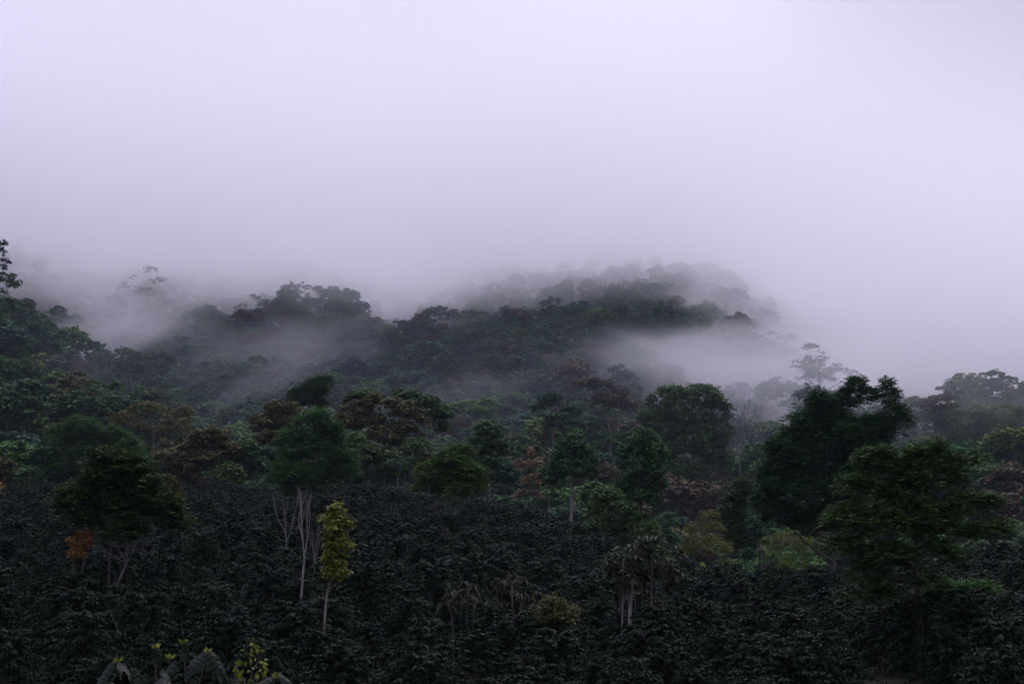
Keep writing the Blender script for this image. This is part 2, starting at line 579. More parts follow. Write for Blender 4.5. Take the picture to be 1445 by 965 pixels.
def smooth(n, l, v, a, b, lo=0.0, hi=1.0):
    x = n.new('ShaderNodeMapRange'); x.interpolation_type = 'SMOOTHSTEP'
    x.inputs['From Min'].default_value = a; x.inputs['From Max'].default_value = b
    x.inputs['To Min'].default_value = lo; x.inputs['To Max'].default_value = hi
    l.new(v, x.inputs['Value'])
    return x.outputs[0]


# cloud deck resting on the mountain: its base is uneven
CB = [(-150, 350, 500), (0, 362, 480), (80, 372, 450), (150, 400, 430), (200, 388, 430), (300, 395, 420), (400, 392, 420), (480, 400, 420), (545, 425, 430), (620, 412, 420),
      (700, 395, 420), (800, 385, 430), (900, 385, 430), (1000, 392, 430), (1060, 422, 420), (1110, 452, 400), (1180, 470, 390), (1260, 485, 380), (1340, 495, 370), (1445, 505, 360), (1600, 510, 360)]
m, n, l, pv = vol_mat('cloud_vapour', (0.99, 0.985, 1.0), 0.76)
tcv = n.new('ShaderNodeTexCoord')
sx = n.new('ShaderNodeSeparateXYZ'); l.new(tcv.outputs['Object'], sx.inputs[0])
rx = n.new('ShaderNodeMapRange'); rx.inputs['From Min'].default_value = -260; rx.inputs['From Max'].default_value = 260
l.new(sx.outputs['X'], rx.inputs['Value'])
ramp = n.new('ShaderNodeValToRGB'); ramp.color_ramp.interpolation = 'EASE'
pts = []
for px, py, D in CB:
    p = at(px, py + 8, D); pts.append((min(max((p[0] + 260) / 520, 0), 1), p[2] / 300))
els = ramp.color_ramp.elements
while len(els) < len(pts): els.new(0.5)
for e, (q, v) in zip(els, sorted(pts)):
    e.position = q; e.color = (v, v, v, 1)
l.new(rx.outputs[0], ramp.inputs[0])
zb = math_node(n, l, 'MULTIPLY', ramp.outputs['Color'], 300.0)
nz1 = n.new('ShaderNodeTexNoise'); nz1.inputs['Scale'].default_value = 0.022; nz1.inputs['Detail'].default_value = 6; nz1.inputs['Roughness'].default_value = 0.6
l.new(tcv.outputs['Object'], nz1.inputs['Vector'])
nn = math_node(n, l, 'MULTIPLY_ADD', nz1.outputs['Fac'], 70.0, -35.0)
hgt = math_node(n, l, 'ADD', math_node(n, l, 'SUBTRACT', sx.outputs['Z'], zb), nn)
d1 = smooth(n, l, hgt, -26.0, 16.0)
d2 = smooth(n, l, sx.outputs['Y'], 265.0, 360.0)
d3 = smooth(n, l, math_node(n, l, 'SUBTRACT', sx.outputs['Z'], zb), 18.0, 115.0, 1.0, 0.0)
d4 = smooth(n, l, sx.outputs['Y'], 500.0, 580.0, 1.0, 0.0)
dd = math_node(n, l, 'MULTIPLY', math_node(n, l, 'MULTIPLY', math_node(n, l, 'MULTIPLY', d1, d2), d3), d4)
l.new(math_node(n, l, 'MULTIPLY', dd, CLOUD_DENSITY), pv.inputs['Density'])
me = box_mesh('low_cloud', (-340, 262, 60), (340, 582, 285))
me.materials.append(m)
tag(link('low_cloud', me), kind='stuff')


def ico(name):
    import bmesh
    bm = bmesh.new(); bmesh.ops.create_icosphere(bm, subdivisions=3, radius=1.0)
    me = bpy.data.meshes.new(name); bm.to_mesh(me); bm.free()
    return me


def mist(px, py, D, rx_, ry_, rz_, dens, seed, rot=0.0, sc=2.5, name='mist_bank', col=(0.995, 0.99, 1.0)):
    m, n, l, pv = vol_mat('mist_vapour', col, 0.78)
    t = n.new('ShaderNodeTexCoord')
    z1 = n.new('ShaderNodeTexNoise'); z1.noise_dimensions = '4D'; z1.inputs['W'].default_value = seed * 3.7
    z1.inputs['Scale'].default_value = sc; z1.inputs['Detail'].default_value = 3.5; z1.inputs['Roughness'].default_value = 0.62
    l.new(t.outputs['Object'], z1.inputs['Vector'])
    ln = n.new('ShaderNodeVectorMath'); ln.operation = 'LENGTH'
    l.new(t.outputs['Object'], ln.inputs[0])
    rr = math_node(n, l, 'ADD', ln.outputs['Value'], math_node(n, l, 'MULTIPLY_ADD', z1.outputs['Fac'], -2.0, 1.0))
    f = smooth(n, l, rr, 0.15, 1.0, 1.0, 0.0)
    edge = smooth(n, l, ln.outputs['Value'], 0.75, 0.98, 1.0, 0.0)
    l.new(math_node(n, l, 'MULTIPLY', math_node(n, l, 'MULTIPLY', f, edge), dens * 1.5), pv.inputs['Density'])
    me = ico(name); me.materials.append(m)
    o = link(name, me, loc=at(px, py, D))
    o.scale = (rx_, ry_, rz_); o.rotation_euler = (0, rot, 0)
    tag(o, kind='stuff')


mist(1065, 545, 300, 46, 24, 19, 0.033, 1)
mist(1150, 535, 266, 40, 9, 16, 0.050, 30)
mist(1385, 570, 232, 34, 8, 14, 0.012, 31)
mist(1100, 520, 420, 70, 30, 30, 0.03, 21)
mist(1190, 560, 306, 48, 20, 18, 0.028, 2)
mist(1240, 540, 385, 60, 30, 26, 0.028, 22)
mist(1110, 465, 405, 60, 30, 22, 0.024, 3)
mist(1330, 500, 310, 46, 30, 18, 0.022, 4)
mist(980, 520, 300, 34, 18, 9, 0.020, 5, rot=0.2)
mist(860, 525, 320, 30, 16, 6, 0.014, 6)
mist(150, 470, 335, 26, 22, 9, 0.026, 7, rot=-0.35)
mist(75, 405, 400, 34, 30, 14, 0.022, 8)
mist(390, 510, 320, 34, 20, 12, 0.013, 9, rot=-0.3)
mist(565, 430, 430, 26, 20, 12, 0.030, 10)
mist(470, 400, 375, 32, 12, 12, 0.010, 11)
mist(400, 610, 233, 130, 16, 34, 0.0028, 13, sc=1.5, col=(.74, .78, 1.0))
mist(1240, 620, 232, 60, 14, 26, 0.0032, 14, sc=1.5, col=(.76, .80, 1.0))
mist(200, 455, 345, 24, 12, 7, 0.026, 23, rot=-.5, sc=3.2)
mist(375, 540, 290, 22, 10, 6, 0.016, 24, rot=-.5, sc=3.2)
mist(960, 490, 330, 26, 10, 6, 0.022, 25, rot=-.15, sc=3.2)
mist(1010, 425, 385, 16, 12, 12, 0.022, 26, rot=.3, sc=3.0)
mist(640, 560, 262, 24, 8, 5, 0.010, 27, rot=-.2, sc=3.2)
mist(300, 415, 385, 22, 12, 8, 0.018, 28, rot=.3, sc=3.0)
mist(90, 540, 240, 20, 8, 7, 0.008, 29, rot=-.2, sc=3.0)
mist(250, 470, 350, 30, 18, 12, 0.010, 12, rot=0.4)

# ------------------------------------------------------------------ hillside forest: kinds of crown
def forest_kind(kind, seed):
    """Leaf and limb meshes of one rainforest tree about 12 m tall, foot at the origin."""
    global rng
    keep = rng; rng = np.random.default_rng(100 + seed)
    lob = []
    if kind == 'dome':
        H, Rr = 7.2, 4.8
        lob.append((np.array([0, 0, H + 0.6]), np.array([3.4, 3.4, 3.0])))
        for i in range(9):
            a = i * 2.4 + rng.random(); e = rng.uniform(0.0, 0.9)
            q = rng.uniform(1.5, 2.3)
            lob.append((np.array([math.cos(a) * math.cos(e) * (Rr - q * .7), math.sin(a) * math.cos(e) * (Rr - q * .7), H + math.sin(e) * 3.4]), np.array([q, q, q * .8])))
    elif kind == 'umbrella':
        H = 9.0
        for i in range(9):
            a = i * 2.4 + rng.random(); d = rng.uniform(1.0, 4.6); q = rng.uniform(1.3, 2.2)
            lob.append((np.array([math.cos(a) * d, math.sin(a) * d, H + 1.6 - 0.09 * d * d + rng.normal() * .3]), np.array([q, q, q * .5])))
    elif kind == 'tall':
        for i in range(10):
            z = 4.0 + 8.5 * (i + .5) / 10; d = 2.2 * math.sin(math.pi * min(1, (z - 2.5) / 11)) * rng.uniform(.4, 1.1); a = i * 2.4
            q = rng.uniform(1.2, 2.0)
            lob.append((np.array([math.cos(a) * d, math.sin(a) * d, z]), np.array([q, q, q * .9])))
    else:                                                   # airy: separate plates of leaves with gaps
        for i in range(8):
            a = i * 2.4 + rng.random(); d = rng.uniform(1.2, 4.0); z = rng.uniform(6.0, 11.2); q = rng.uniform(1.0, 1.7)
            lob.append((np.array([math.cos(a) * d, math.sin(a) * d, z]), np.array([q, q, q * .6])))
    Q = Quads()
    nP = {'dome': 190, 'umbrella': 130, 'tall': 150, 'airy': 90}[kind]
    P, k = lobe_points(lob, nP, -0.3, 0.15)
    clump_leaves(Q, P, 0.66 * (0.6 + 0.8 * rng.random(len(P))), 26, 0.50, 0.32, up=0.7, flat=0.6, droop=0.3)
    Tb = Tubes(5)
    skeleton(Tb, (0, 0, -1.0), lob, 0.28, 0.42, 1, P[:10])
    a = Q.mesh('forest_crown', MATS['deep_green']); b = Tb.mesh('forest_trunk', MATS['bark_grey'])
    rng = keep
    return a, b


KINDS = ['dome', 'dome', 'dome', 'umbrella', 'umbrella', 'tall', 'tall', 'airy', 'dome', 'airy']
FOREST = [forest_kind(k, i) for i, k in enumerate(KINDS)]
TONES = [('deep_green', 'dark green', 0.34), ('mid_green', 'mid green', 0.22), ('blue_green', 'bluish green', 0.20), ('olive_brown', 'olive brown', 0.12), ('red_brown', 'reddish brown', 0.06), ('bright_green', 'bright green', 0.06)]
SHAPE = {'dome': 'rounded', 'umbrella': 'flat-topped', 'tall': 'narrow', 'airy': 'open-crowned'}

TREES = [
    (20, 'the left frame edge'), (110, 'the rust-orange tree'), (165, 'the twin-trunked tree'), (215, 'the umbrella tree'), (300, 'the brown-green crest tree'),
    (400, 'the bare saplings'), (440, 'the feathery shade tree'), (475, 'the slender yellow-green tree'), (545, 'the crest grove'), (612, 'the near-black grove crown'),
    (640, 'the wide bushy tree'), (690, 'the small domed tree'), (746, 'the grey-leaved tree'), (808, 'the ball-shaped tree'), (870, 'the low dark tree'), (908, 'the tall oval tree'),
    (968, 'the great domed tree'), (1005, 'the yellow-olive tree'), (1040, 'the dark pointed tree'), (1088, 'the dead snag'), (1165, 'the large lobed tree'), (1283, 'the right feathery tree'), (1345, 'the right spur tree'), (1425, 'the right frame edge')]


def near_landmark(px):
    i = int(np.argmin([abs(px - a) for a, _ in TREES]))
    off = px - TREES[i][0]
    return i, off


USED = {}


def unique_label(make):
    """First wording not taken yet."""
    for s in make:
        if s not in USED:
            USED[s] = 1
            return s
    USED[s] += 1
    return s


HEROES_XY = []     # kept clear of generic forest trees (x, y, radius)
for px, D, r in ((968, 215, 10), (1088, 205, 4), (1150, 276, 6)):
    p = at(px, 600, D); HEROES_XY.append((p[0], D, r))

cand = []
yy = 176.0
frng = np.random.default_rng(21)
while yy < 520:
    sp = 6.6 + 0.004 * (yy - 176)
    for xx in np.arange(-0.40 * yy, 0.40 * yy, sp):
        x = xx + frng.uniform(-.42, .42) * sp; y = yy + frng.uniform(-.42, .42) * sp
        cand.append((x, y))
    yy += sp
cand = np.array(cand)
cz = terrain(cand[:, 0], cand[:, 1])
ztop = cz + 11.5
vis = np.ones(len(cand), bool)
for f in np.linspace(0.25, 0.985, 60):
    xs, ys = cand[:, 0] * f, cand[:, 1] * f
    cover = np.where(ys > 175, 7.5, 1.5)
    tb = terrain(xs, ys) + cover
    away = np.where(cand[:, 1] * (1 - f) > 9, 1, 0)
    vis &= ~((tb > ztop * f + 0.5) & (away > 0))
PXY = np.array([pix((c[0], c[1], z)) for c, z in zip(cand, ztop)])
vis &= (PXY[:, 0] > -45) & (PXY[:, 0] < 1490) & (PXY[:, 1] > 325)
base_px = np.interp(PXY[:, 0], [c[0] for c in CB], [c[1] for c in CB])
vis &= PXY[:, 1] > base_px - 18
for hx, hy, hr in HEROES_XY:
    vis &= (np.hypot(cand[:, 0] - hx, cand[:, 1] - hy) > hr)
order = np.argsort(cand[:, 1])
order = order[vis[order]]
print('forest trees seen', len(order))
one, rest = order[:300], order[300:]


def tone_of(r):
    acc = 0
    for nm, word, p in TONES:
        acc += p
        if r < acc: return nm, word
    return TONES[0][:2]


for i in one:
    x, y = cand[i]; z = cz[i]; px, py = PXY[i]
    k = int(frng.integers(len(KINDS))); ma, mb = FOREST[k]
    tn, word = tone_of(frng.random())
    s = frng.uniform(0.78, 1.25)
    root = bpy.data.objects.new('forest_tree', None); COL.objects.link(root)
    root.location = (x, y, z - 0.3); root.rotation_euler = (frng.normal() * .05, frng.normal() * .05, frng.uniform(0, 6.28)); root.scale = (s * frng.uniform(.9, 1.2), s * frng.uniform(.9, 1.2), s * frng.uniform(.85, 1.12))
    c = link('crown', ma, root); c.material_slots[0].link = 'OBJECT'; c.material_slots[0].material = MATS[tn]
    link('trunk', mb, root)
    j, off = near_landmark(px)
    side = 'behind' if abs(off) < 14 else ('beyond, right of' if off > 0 else 'beyond, left of')
    hh = 'under the cloud' if py < base_px[i] + 35 else ('high up' if py < 460 else ('halfway up' if py < 520 else ('low down' if py < 575 else 'at the slope foot')))
    big = 'wide ' if s > 1.1 else ('small ' if s < 0.9 else '')
    wd = f"{word} {SHAPE[KINDS[k]]} tree"
    phr = TREES[j][1]
    root['label'] = unique_label([f"{wd} {hh}, {side} {phr}", f"{big or 'medium '}{wd} {hh}, {side} {phr}", f"hazy {wd} {hh}, {side} {phr}"])
    root['category'] = 'tree'; root['group'] = 'rainforest trees on the misty mountainside'


def scatter_stuff(name, pts, rots, scales, kinds, sources, mats=None):
    """ONE object: geometry nodes put copies of the given crown meshes on a cloud of points."""
    me = bpy.data.meshes.new(name)
    me.vertices.add(len(pts)); me.vertices.foreach_set('co', np.asarray(pts, np.float32).ravel())
    a = me.attributes.new('rz', 'FLOAT', 'POINT'); a.data.foreach_set('value', np.asarray(rots, np.float32))
    a = me.attributes.new('sc', 'FLOAT', 'POINT'); a.data.foreach_set('value', np.asarray(scales, np.float32))
    a = me.attributes.new('kd', 'INT', 'POINT'); a.data.foreach_set('value', np.asarray(kinds, np.int32))
    o = link(name, me)
    ng = bpy.data.node_groups.new(name, 'GeometryNodeTree')
    ng.interface.new_socket('Geometry', in_out='INPUT', socket_type='NodeSocketGeometry')
    ng.interface.new_socket('Geometry', in_out='OUTPUT', socket_type='NodeSocketGeometry')
    n, l = ng.nodes, ng.links
    gi, go = n.new('NodeGroupInput'), n.new('NodeGroupOutput')
    jn = n.new('GeometryNodeJoinGeometry')

    def attr(nm, ty):
        q = n.new('GeometryNodeInputNamedAttribute'); q.data_type = ty; q.inputs['Name'].default_value = nm
        return q.outputs['Attribute']
    for i, src in enumerate(sources):
        oi = n.new('GeometryNodeObjectInfo'); oi.inputs['Object'].default_value = src
        oi.transform_space = 'ORIGINAL'
        cmp_ = n.new('FunctionNodeCompare'); cmp_.data_type = 'INT'; cmp_.operation = 'EQUAL'
        l.new(attr('kd', 'INT'), cmp_.inputs[2]); cmp_.inputs[3].default_value = i
        ip = n.new('GeometryNodeInstanceOnPoints')
        l.new(gi.outputs[0], ip.inputs['Points']); l.new(cmp_.outputs[0], ip.inputs['Selection'])
        geo = oi.outputs['Geometry']
        if mats:
            sm = n.new('GeometryNodeSetMaterial'); sm.inputs['Material'].default_value = mats[i]
            l.new(geo, sm.inputs['Geometry']); geo = sm.outputs[0]
        l.new(geo, ip.inputs['Instance'])
        cv = n.new('ShaderNodeCombineXYZ'); l.new(attr('rz', 'FLOAT'), cv.inputs[2])
        l.new(cv.outputs[0], ip.inputs['Rotation'])
        l.new(attr('sc', 'FLOAT'), ip.inputs['Scale'])
        l.new(ip.outputs[0], jn.inputs[0])
    l.new(jn.outputs[0], go.inputs[0])
    md = o.modifiers.new('scatter', 'NODES'); md.node_group = ng
    tag(o, kind='stuff')
    return o


if len(rest):
    kinds_src, kinds_mat = [], []
    seen = {}
    for o in list(COL.objects):
        if o.name.startswith('crown') and o.parent and o.parent.name.startswith('forest_tree'):
            key = (o.data.name, o.material_slots[0].material.name)
            if key not in seen:
                seen[key] = o
    src = list(seen.values()); wts = []
    for o in src:
        wts.append({t[0]: t[2] for t in TONES}[o.material_slots[0].material.name])
    wts = np.array(wts) / sum(wts)
    far = scatter_stuff('distant_forest', np.c_[cand[rest], cz[rest] - 0.3], frng.uniform(0, 6.28, len(rest)), frng.uniform(.75, 1.25, len(rest)), frng.choice(len(src), len(rest), p=wts), src, [o.material_slots[0].material for o in src])
    far['label'] = 'mass of dark forest fading into the cloud near the top of the mountain'

# shrubs and saplings that close the forest floor
us = cand[vis]
up_ = np.concatenate([us + frng.normal(size=us.shape) * 2.2, us + frng.normal(size=us.shape) * 3.0])
usrc = {}
for o in list(COL.objects):
    if o.name.startswith('crown') and o.parent and o.parent.name.startswith('forest_tree'):
        usrc.setdefault((o.data.name, o.material_slots[0].material.name), o)
usrc = [o for (dn, mn), o in usrc.items() if mn in ('deep_green', 'blue_green', 'mid_green')][:12]
ug = scatter_stuff('undergrowth', np.c_[up_, terrain(up_[:, 0], up_[:, 1]) - 1.6], frng.uniform(0, 6.28, len(up_)), frng.uniform(.38, .62, len(up_)), frng.integers(0, len(usrc), len(up_)), usrc, [o.material_slots[0].material for o in usrc])
ug['label'] = 'dark undergrowth between the forest trees on the mountainside'

# ------------------------------------------------------------------ coffee bushes
def coffee_kind(seed):
    global rng
    keep = rng; rng = np.random.default_rng(300 + seed)
    Q = Quads(); Tb = Tubes(4)
    nb = 110
    for s in range(2):
        o = np.array([rng.normal() * .12, rng.normal() * .12, 0])
        Tb.add(bez(o * .4, o + (0, 0, 1.75), rng.normal(size=3) * .06, 5), np.linspace(.03, .012, 5))
    az = np.arange(nb) * 2.39996 + rng.normal(size=nb) * .4
    h = 0.30 + 1.50 * (np.arange(nb) + .5) / nb
    for a, z in zip(az, h):
        L = 1.18 * math.sqrt(max(0.05, 1 - (z / 2.05) ** 2)) * rng.uniform(.75, 1.15)
        el = 0.15 + 0.75 * (z / 1.9) ** 2
        d = np.array([math.cos(a) * math.cos(el), math.sin(a) * math.cos(el), math.sin(el)])
        nn_ = 11
        s = np.linspace(.22, 1, nn_)
        C = np.array([0, 0, z]) + d * (L * s)[:, None] - np.array([0, 0, 1.0]) * (0.42 * L * s ** 2)[:, None]
        tg = unit(d - np.array([0, 0, 1.0]) * (0.84 * s)[:, None])
        sd = unit(np.cross(tg, np.array([0, 0, 1.0])))
        for sg in (-1, 1):
            ld = unit(sd * sg * 0.9 + tg * 0.5 - np.array([0, 0, 0.80]) + rng.normal(size=C.shape) * .32)
            up_ = np.array([0, 0, 1.0]) + rng.normal(size=C.shape) * .3
            w_ = unit(np.cross(ld, up_))
            Q.add(rhombus(C, ld, w_, .14 * rng.uniform(.75, 1.15, nn_), .064 * rng.uniform(.8, 1.15, nn_)))
        Q.add(rhombus(C[-1:], tg[-1:], sd[-1:], np.array([.13]), np.array([.05])))
        if rng.random() < .5:
            Tb.add(np.array([[0, 0, z], C[4], C[-1]]), [.008, .006, .003])
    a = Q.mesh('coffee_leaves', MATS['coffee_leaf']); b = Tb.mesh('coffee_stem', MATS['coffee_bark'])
    rng = keep
    return a, b


COFFEE = [coffee_kind(i) for i in range(5)]
crng = np.random.default_rng(5)
cp = []
for y in np.arange(31, 126, 1.9):
    for x in np.arange(-0.41 * y, 0.41 * y, 2.1):
        xx, yv = x + crng.uniform(-.6, .6), y + crng.uniform(-.55, .55)
        d, _ = PLANT.crest(np.array([xx / max(yv, 14)]))
        if yv > d[0] + 4: continue
        cp.append((xx, yv))
cp = np.array(cp)
cgz = terrain(cp[:, 0], cp[:, 1])
CPX = np.array([pix((p[0], p[1], z + 1.6)) for p, z in zip(cp, cgz)])
ok = ~((abs(CPX[:, 0] - 1283) < 46) & (cp[:, 1] < 41.8)) & (CPX[:, 0] > -30) & (CPX[:, 0] < 1475) & (CPX[:, 1] < 985)
cp, cgz, CPX = cp[ok], cgz[ok], CPX[ok]
o_ = np.argsort(cp[:, 1])
cp, cgz, CPX = cp[o_], cgz[o_], CPX[o_]
print('coffee bushes', len(cp), 'first 300 to', cp[min(299, len(cp) - 1), 1])
CSRC = [None] * 5
BUSH_MARKS = [(20, 'the bottom left corner'), (110, 'the rust-orange tree'), (160, 'the twin-trunked tree'), (235, 'the big-leaved shrub'), (360, 'the climbing vine'), (427, 'the bare pale tree'),
              (470, 'the slender tree'), (560, 'the crest sapling'), (630, 'the wide bushy tree'), (700, 'the grey blades'), (785, 'the olive bush'), (860, 'the low dark tree'), (905, 'the dracaena clump'),
              (950, 'the tall oval tree'), (1000, 'the yellow-olive tree'), (1075, 'the seed-head stalk'), (1165, 'the lobed tree'), (1225, 'the left feathery boughs'), (1283, 'the right tree trunk'), (1345, 'the bright low boughs'), (1420, 'the bottom right corner')]
for i in range(min(300, len(cp))):
    k = int(crng.integers(5)); ma, mb = COFFEE[k]
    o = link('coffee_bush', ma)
    s = crng.uniform(.78, 1.28)
    o.location = (cp[i, 0], cp[i, 1], cgz[i] - .05); o.rotation_euler = (crng.normal() * .06, crng.normal() * .06, crng.uniform(0, 6.28)); o.scale = (s, s, s * crng.uniform(.85, 1.1))
    if CSRC[k] is None: CSRC[k] = o
    st = link('stem', mb, o)
    px, py = CPX[i]
    j = int(np.argmin([abs(px - a) for a, _ in BUSH_MARKS])); off = px - BUSH_MARKS[j][0]
    side = 'in line with' if abs(off) < 15 else ('right of' if off > 0 else 'left of')
    dist = 'on the bottom edge' if py > 930 else ('in a low row' if py > 890 else ('in a middle row' if py > 850 else 'in a higher row'))
    size = 'large' if s > 1.04 else ('small' if s < .93 else 'medium')
    tall = 'tall' if o.scale[2] > s else 'squat'
    w = f"{dist}, {side} {BUSH_MARKS[j][1]}"
    o['label'] = unique_label([f"dark coffee bush {w}", f"{size} dark coffee bush {w}", f"{size} {tall} coffee bush {w}", f"leafy {size} {tall} coffee bush {w}", f"glossy {size} {tall} coffee bush {w}"])
    o['category'] = 'coffee bush'; o['group'] = 'coffee bushes in the plantation'
if len(cp) > 300:
    r_ = slice(300, None); nr = len(cp) - 300
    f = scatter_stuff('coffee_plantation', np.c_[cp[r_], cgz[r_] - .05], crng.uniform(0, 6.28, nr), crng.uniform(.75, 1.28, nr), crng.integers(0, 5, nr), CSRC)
    f['label'] = 'dense rows of dark coffee bushes climbing to the crest of the slope'

# ------------------------------------------------------------------ trees one can tell apart
# far: emergents on the mountain and the great domed tree
tree('domed_tree', 'great domed dark green tree standing in front of the mist-filled ravine', 'tree', 215, 968,
     [(968, 578, 46, 38), (940, 605, 36, 30), (1000, 605, 30, 30), (925, 592, 24, 26), (1010, 585, 24, 30), (985, 560, 34, 24), (945, 562, 28, 22), (1018, 612, 18, 20), (910, 615, 18, 22), (960, 625, 44, 26), (1005, 640, 26, 20), (925, 650, 30, 24), (975, 670, 40, 26), (1030, 650, 14, 16)],
     'deep_green', 'bark_dark', n=1300, per=34, leaf=0.42, w=.26, clump=0.9, r0=0.5, fork=0.5, up=0.8, flat=0.6, droop=0.4, low=-.8)
for (lab, Y, bx, lobes, mat, n, r0) in [
    ('flat-topped dark tree leaning out at the left edge, crisp against the fog', 255, -8, [(8, 392, 22, 9), (22, 402, 12, 7), (-12, 395, 18, 9), (2, 412, 10, 5)], 'deep_green', 60, .3),
    ('second flat dark tree at the left edge, directly below the flat-topped one', 252, 2, [(12, 432, 20, 9), (28, 440, 9, 6), (0, 440, 16, 8), (5, 455, 16, 9)], 'deep_green', 60, .3),
    ('pale foggy tree crown at the left edge, highest on the left spur', 300, -4, [(6, 348, 12, 9), (-8, 360, 16, 12), (8, 375, 10, 10)], 'blue_green', 50, .3),
    ('small dark tree with a lopsided crown jutting from the left spur', 250, 58, [(54, 466, 16, 9), (44, 474, 10, 8), (64, 478, 12, 8), (52, 488, 14, 8)], 'blue_green', 60, .28),
    ('rounded pale grey-green tree in the mist below the left spur', 262, 128, [(125, 496, 30, 17), (105, 504, 14, 12), (148, 506, 14, 12), (125, 514, 34, 14)], 'blue_green', 130, .3),
    ('dark open-crowned tree with gaps, right of the rounded pale one', 246, 186, [(172, 498, 11, 9), (190, 502, 13, 9), (180, 514, 16, 8), (198, 514, 8, 8), (170, 522, 9, 7), (188, 528, 14, 8)], 'deep_green', 80, .28),
    ('foggy tree with two tufts on the skyline beneath the cloud', 425, 205, [(188, 392, 7, 6), (214, 382, 12, 8), (180, 404, 12, 6), (222, 396, 14, 10), (205, 410, 18, 8)], 'deep_green', 70, .3),
    ('large domed tree on the central ridge, its crown touching the cloud', 396, 448, [(445, 416, 34, 12), (418, 424, 18, 9), (478, 424, 24, 9), (505, 432, 14, 7), (450, 432, 50, 12)], 'blue_green', 170, .4),
    ('bright-topped flat tree on the slope behind the dark grove', 238, 668, [(655, 572, 24, 8), (690, 570, 16, 7), (640, 580, 14, 8), (675, 582, 26, 8)], 'bright_green', 110, .3),
    ('bright green flat tree on the far right of the forest', 215, 1428, [(1420, 618, 26, 11), (1450, 612, 26, 10), (1400, 626, 14, 9), (1440, 632, 30, 12)], 'bright_green', 120, .35),
    ('reddish-brown rounded crown left of the great domed tree', 232, 858, [(850, 548, 22, 14), (875, 562, 20, 14), (826, 545, 18, 12), (890, 575, 14, 12), (855, 570, 26, 14)], 'red_brown', 140, .35),
    ('teal green clumped tree below the reddish-brown crown', 222, 790, [(775, 565, 20, 14), (800, 580, 20, 13), (758, 582, 14, 12), (785, 598, 28, 14)], 'blue_green', 130, .35),
    ('misty crown with a lifted top plume inside the ravine fog', 276, 1150, [(1142, 492, 15, 6), (1150, 512, 26, 13), (1125, 520, 16, 12), (1180, 524, 18, 11), (1205, 530, 12, 9), (1150, 532, 34, 14)], 'blue_green', 130, .35),
    ('dark ragged tree on the right spur, nearest the lobed tree', 235, 1332, [(1330, 565, 18, 10), (1345, 556, 12, 8), (1312, 572, 12, 9), (1335, 582, 26, 12), (1318, 592, 20, 12)], 'olive_brown', 120, .3),
    ('tall hazy tree on the skyline of the right spur', 262, 1400, [(1402, 532, 18, 9), (1380, 540, 13, 9), (1425, 538, 13, 9), (1400, 550, 30, 12)], 'blue_green', 110, .3),
    ('hazy broad tree on the right spur at the edge of the view', 258, 1445, [(1440, 560, 18, 10), (1460, 552, 20, 12), (1430, 572, 18, 10)], 'blue_green', 90, .3),
    ('hazy round tree on the right spur, left of the skyline tree', 266, 1352, [(1350, 542, 20, 9), (1335, 550, 14, 8), (1366, 548, 14, 9), (1350, 558, 26, 10)], 'blue_green', 90, .3),
]:
    tree('forest_tree', lab, 'tree', Y, bx, lobes, mat, 'bark_grey', n=n, per=28, leaf=0.48, w=.3, clump=0.7, r0=r0, fork=0.62, up=0.7, droop=0.3, twigs=10, group='rainforest trees on the misty mountainside')
for lab, Y, bx, lobes in [
    ('small umbrella-topped emergent tree at the end of the hill crest, before the fog', 362, 985, [(976, 464, 8, 4), (990, 460, 9, 3.5), (985, 470, 7, 4)]),
    ('leftmost tiny tufted tree of the trio standing alone in the fog', 362, 1020, [(1018, 470, 5, 3.5), (1022, 466, 4, 3)]),
    ('middle tiny tufted tree of the trio standing alone in the fog', 362, 1034, [(1033, 466, 4, 4), (1036, 459, 3.5, 3), (1031, 472, 4, 3)]),
    ('rightmost tiny tufted tree of the trio standing alone in the fog', 362, 1047, [(1046, 458, 5, 3), (1050, 466, 4, 3), (1043, 468, 3, 3)])]:
    tree('emergent_tree', lab, 'tree', Y, bx, lobes, 'deep_green', 'bark_grey', n=26, per=18, leaf=0.38, clump=0.5, r0=0.16, fork=0.75, twigs=6, group='emergent trees on the foggy hill crest')


def bare_tree(name, label, Y, bx, top, r0, depth, stems=1, bark='bark_pale', spread=0.4, split=0.5, sway=0.0, up=0.35, by=None, n=3):
    if Y is None: Y = hit(bx, by)
    b = at(bx, 700, Y); base = np.array([b[0], Y, gz(b[0], Y)])
    H = at(*top, Y)[2] - base[2]
    root = bpy.data.objects.new(name, None); COL.objects.link(root); root.location = base
    Tb, Br = Tubes(6), Tubes(5)
    for s in range(stems):
        o = np.array([rng.normal(), rng.normal(), 0]) * 0.12 * (stems > 1)
        f = np.array([(at(*top, Y)[0] - base[0]) * split, 0, H * split]) + o * 3
        Tb.add(bez(o - (0, 0, .4), f, rng.normal(size=3) * .04 * H, 8), np.linspace(r0, r0 * .65, 8))
        for k in range(3 if depth else 0):
            d = unit(np.array([sway + rng.normal() * spread, rng.normal() * spread, 1.0]))
            branchy(Br, f, d, H * (1 - split) * .5, r0 * .5, depth, spread, up, n)
    link('trunk', Tb.mesh(name + '_trunk', MATS[bark]), root)
    if Br.n: link('branches', Br.mesh(name + '_branches', MATS[bark]), root)
    return tag(root, label, 'tree')


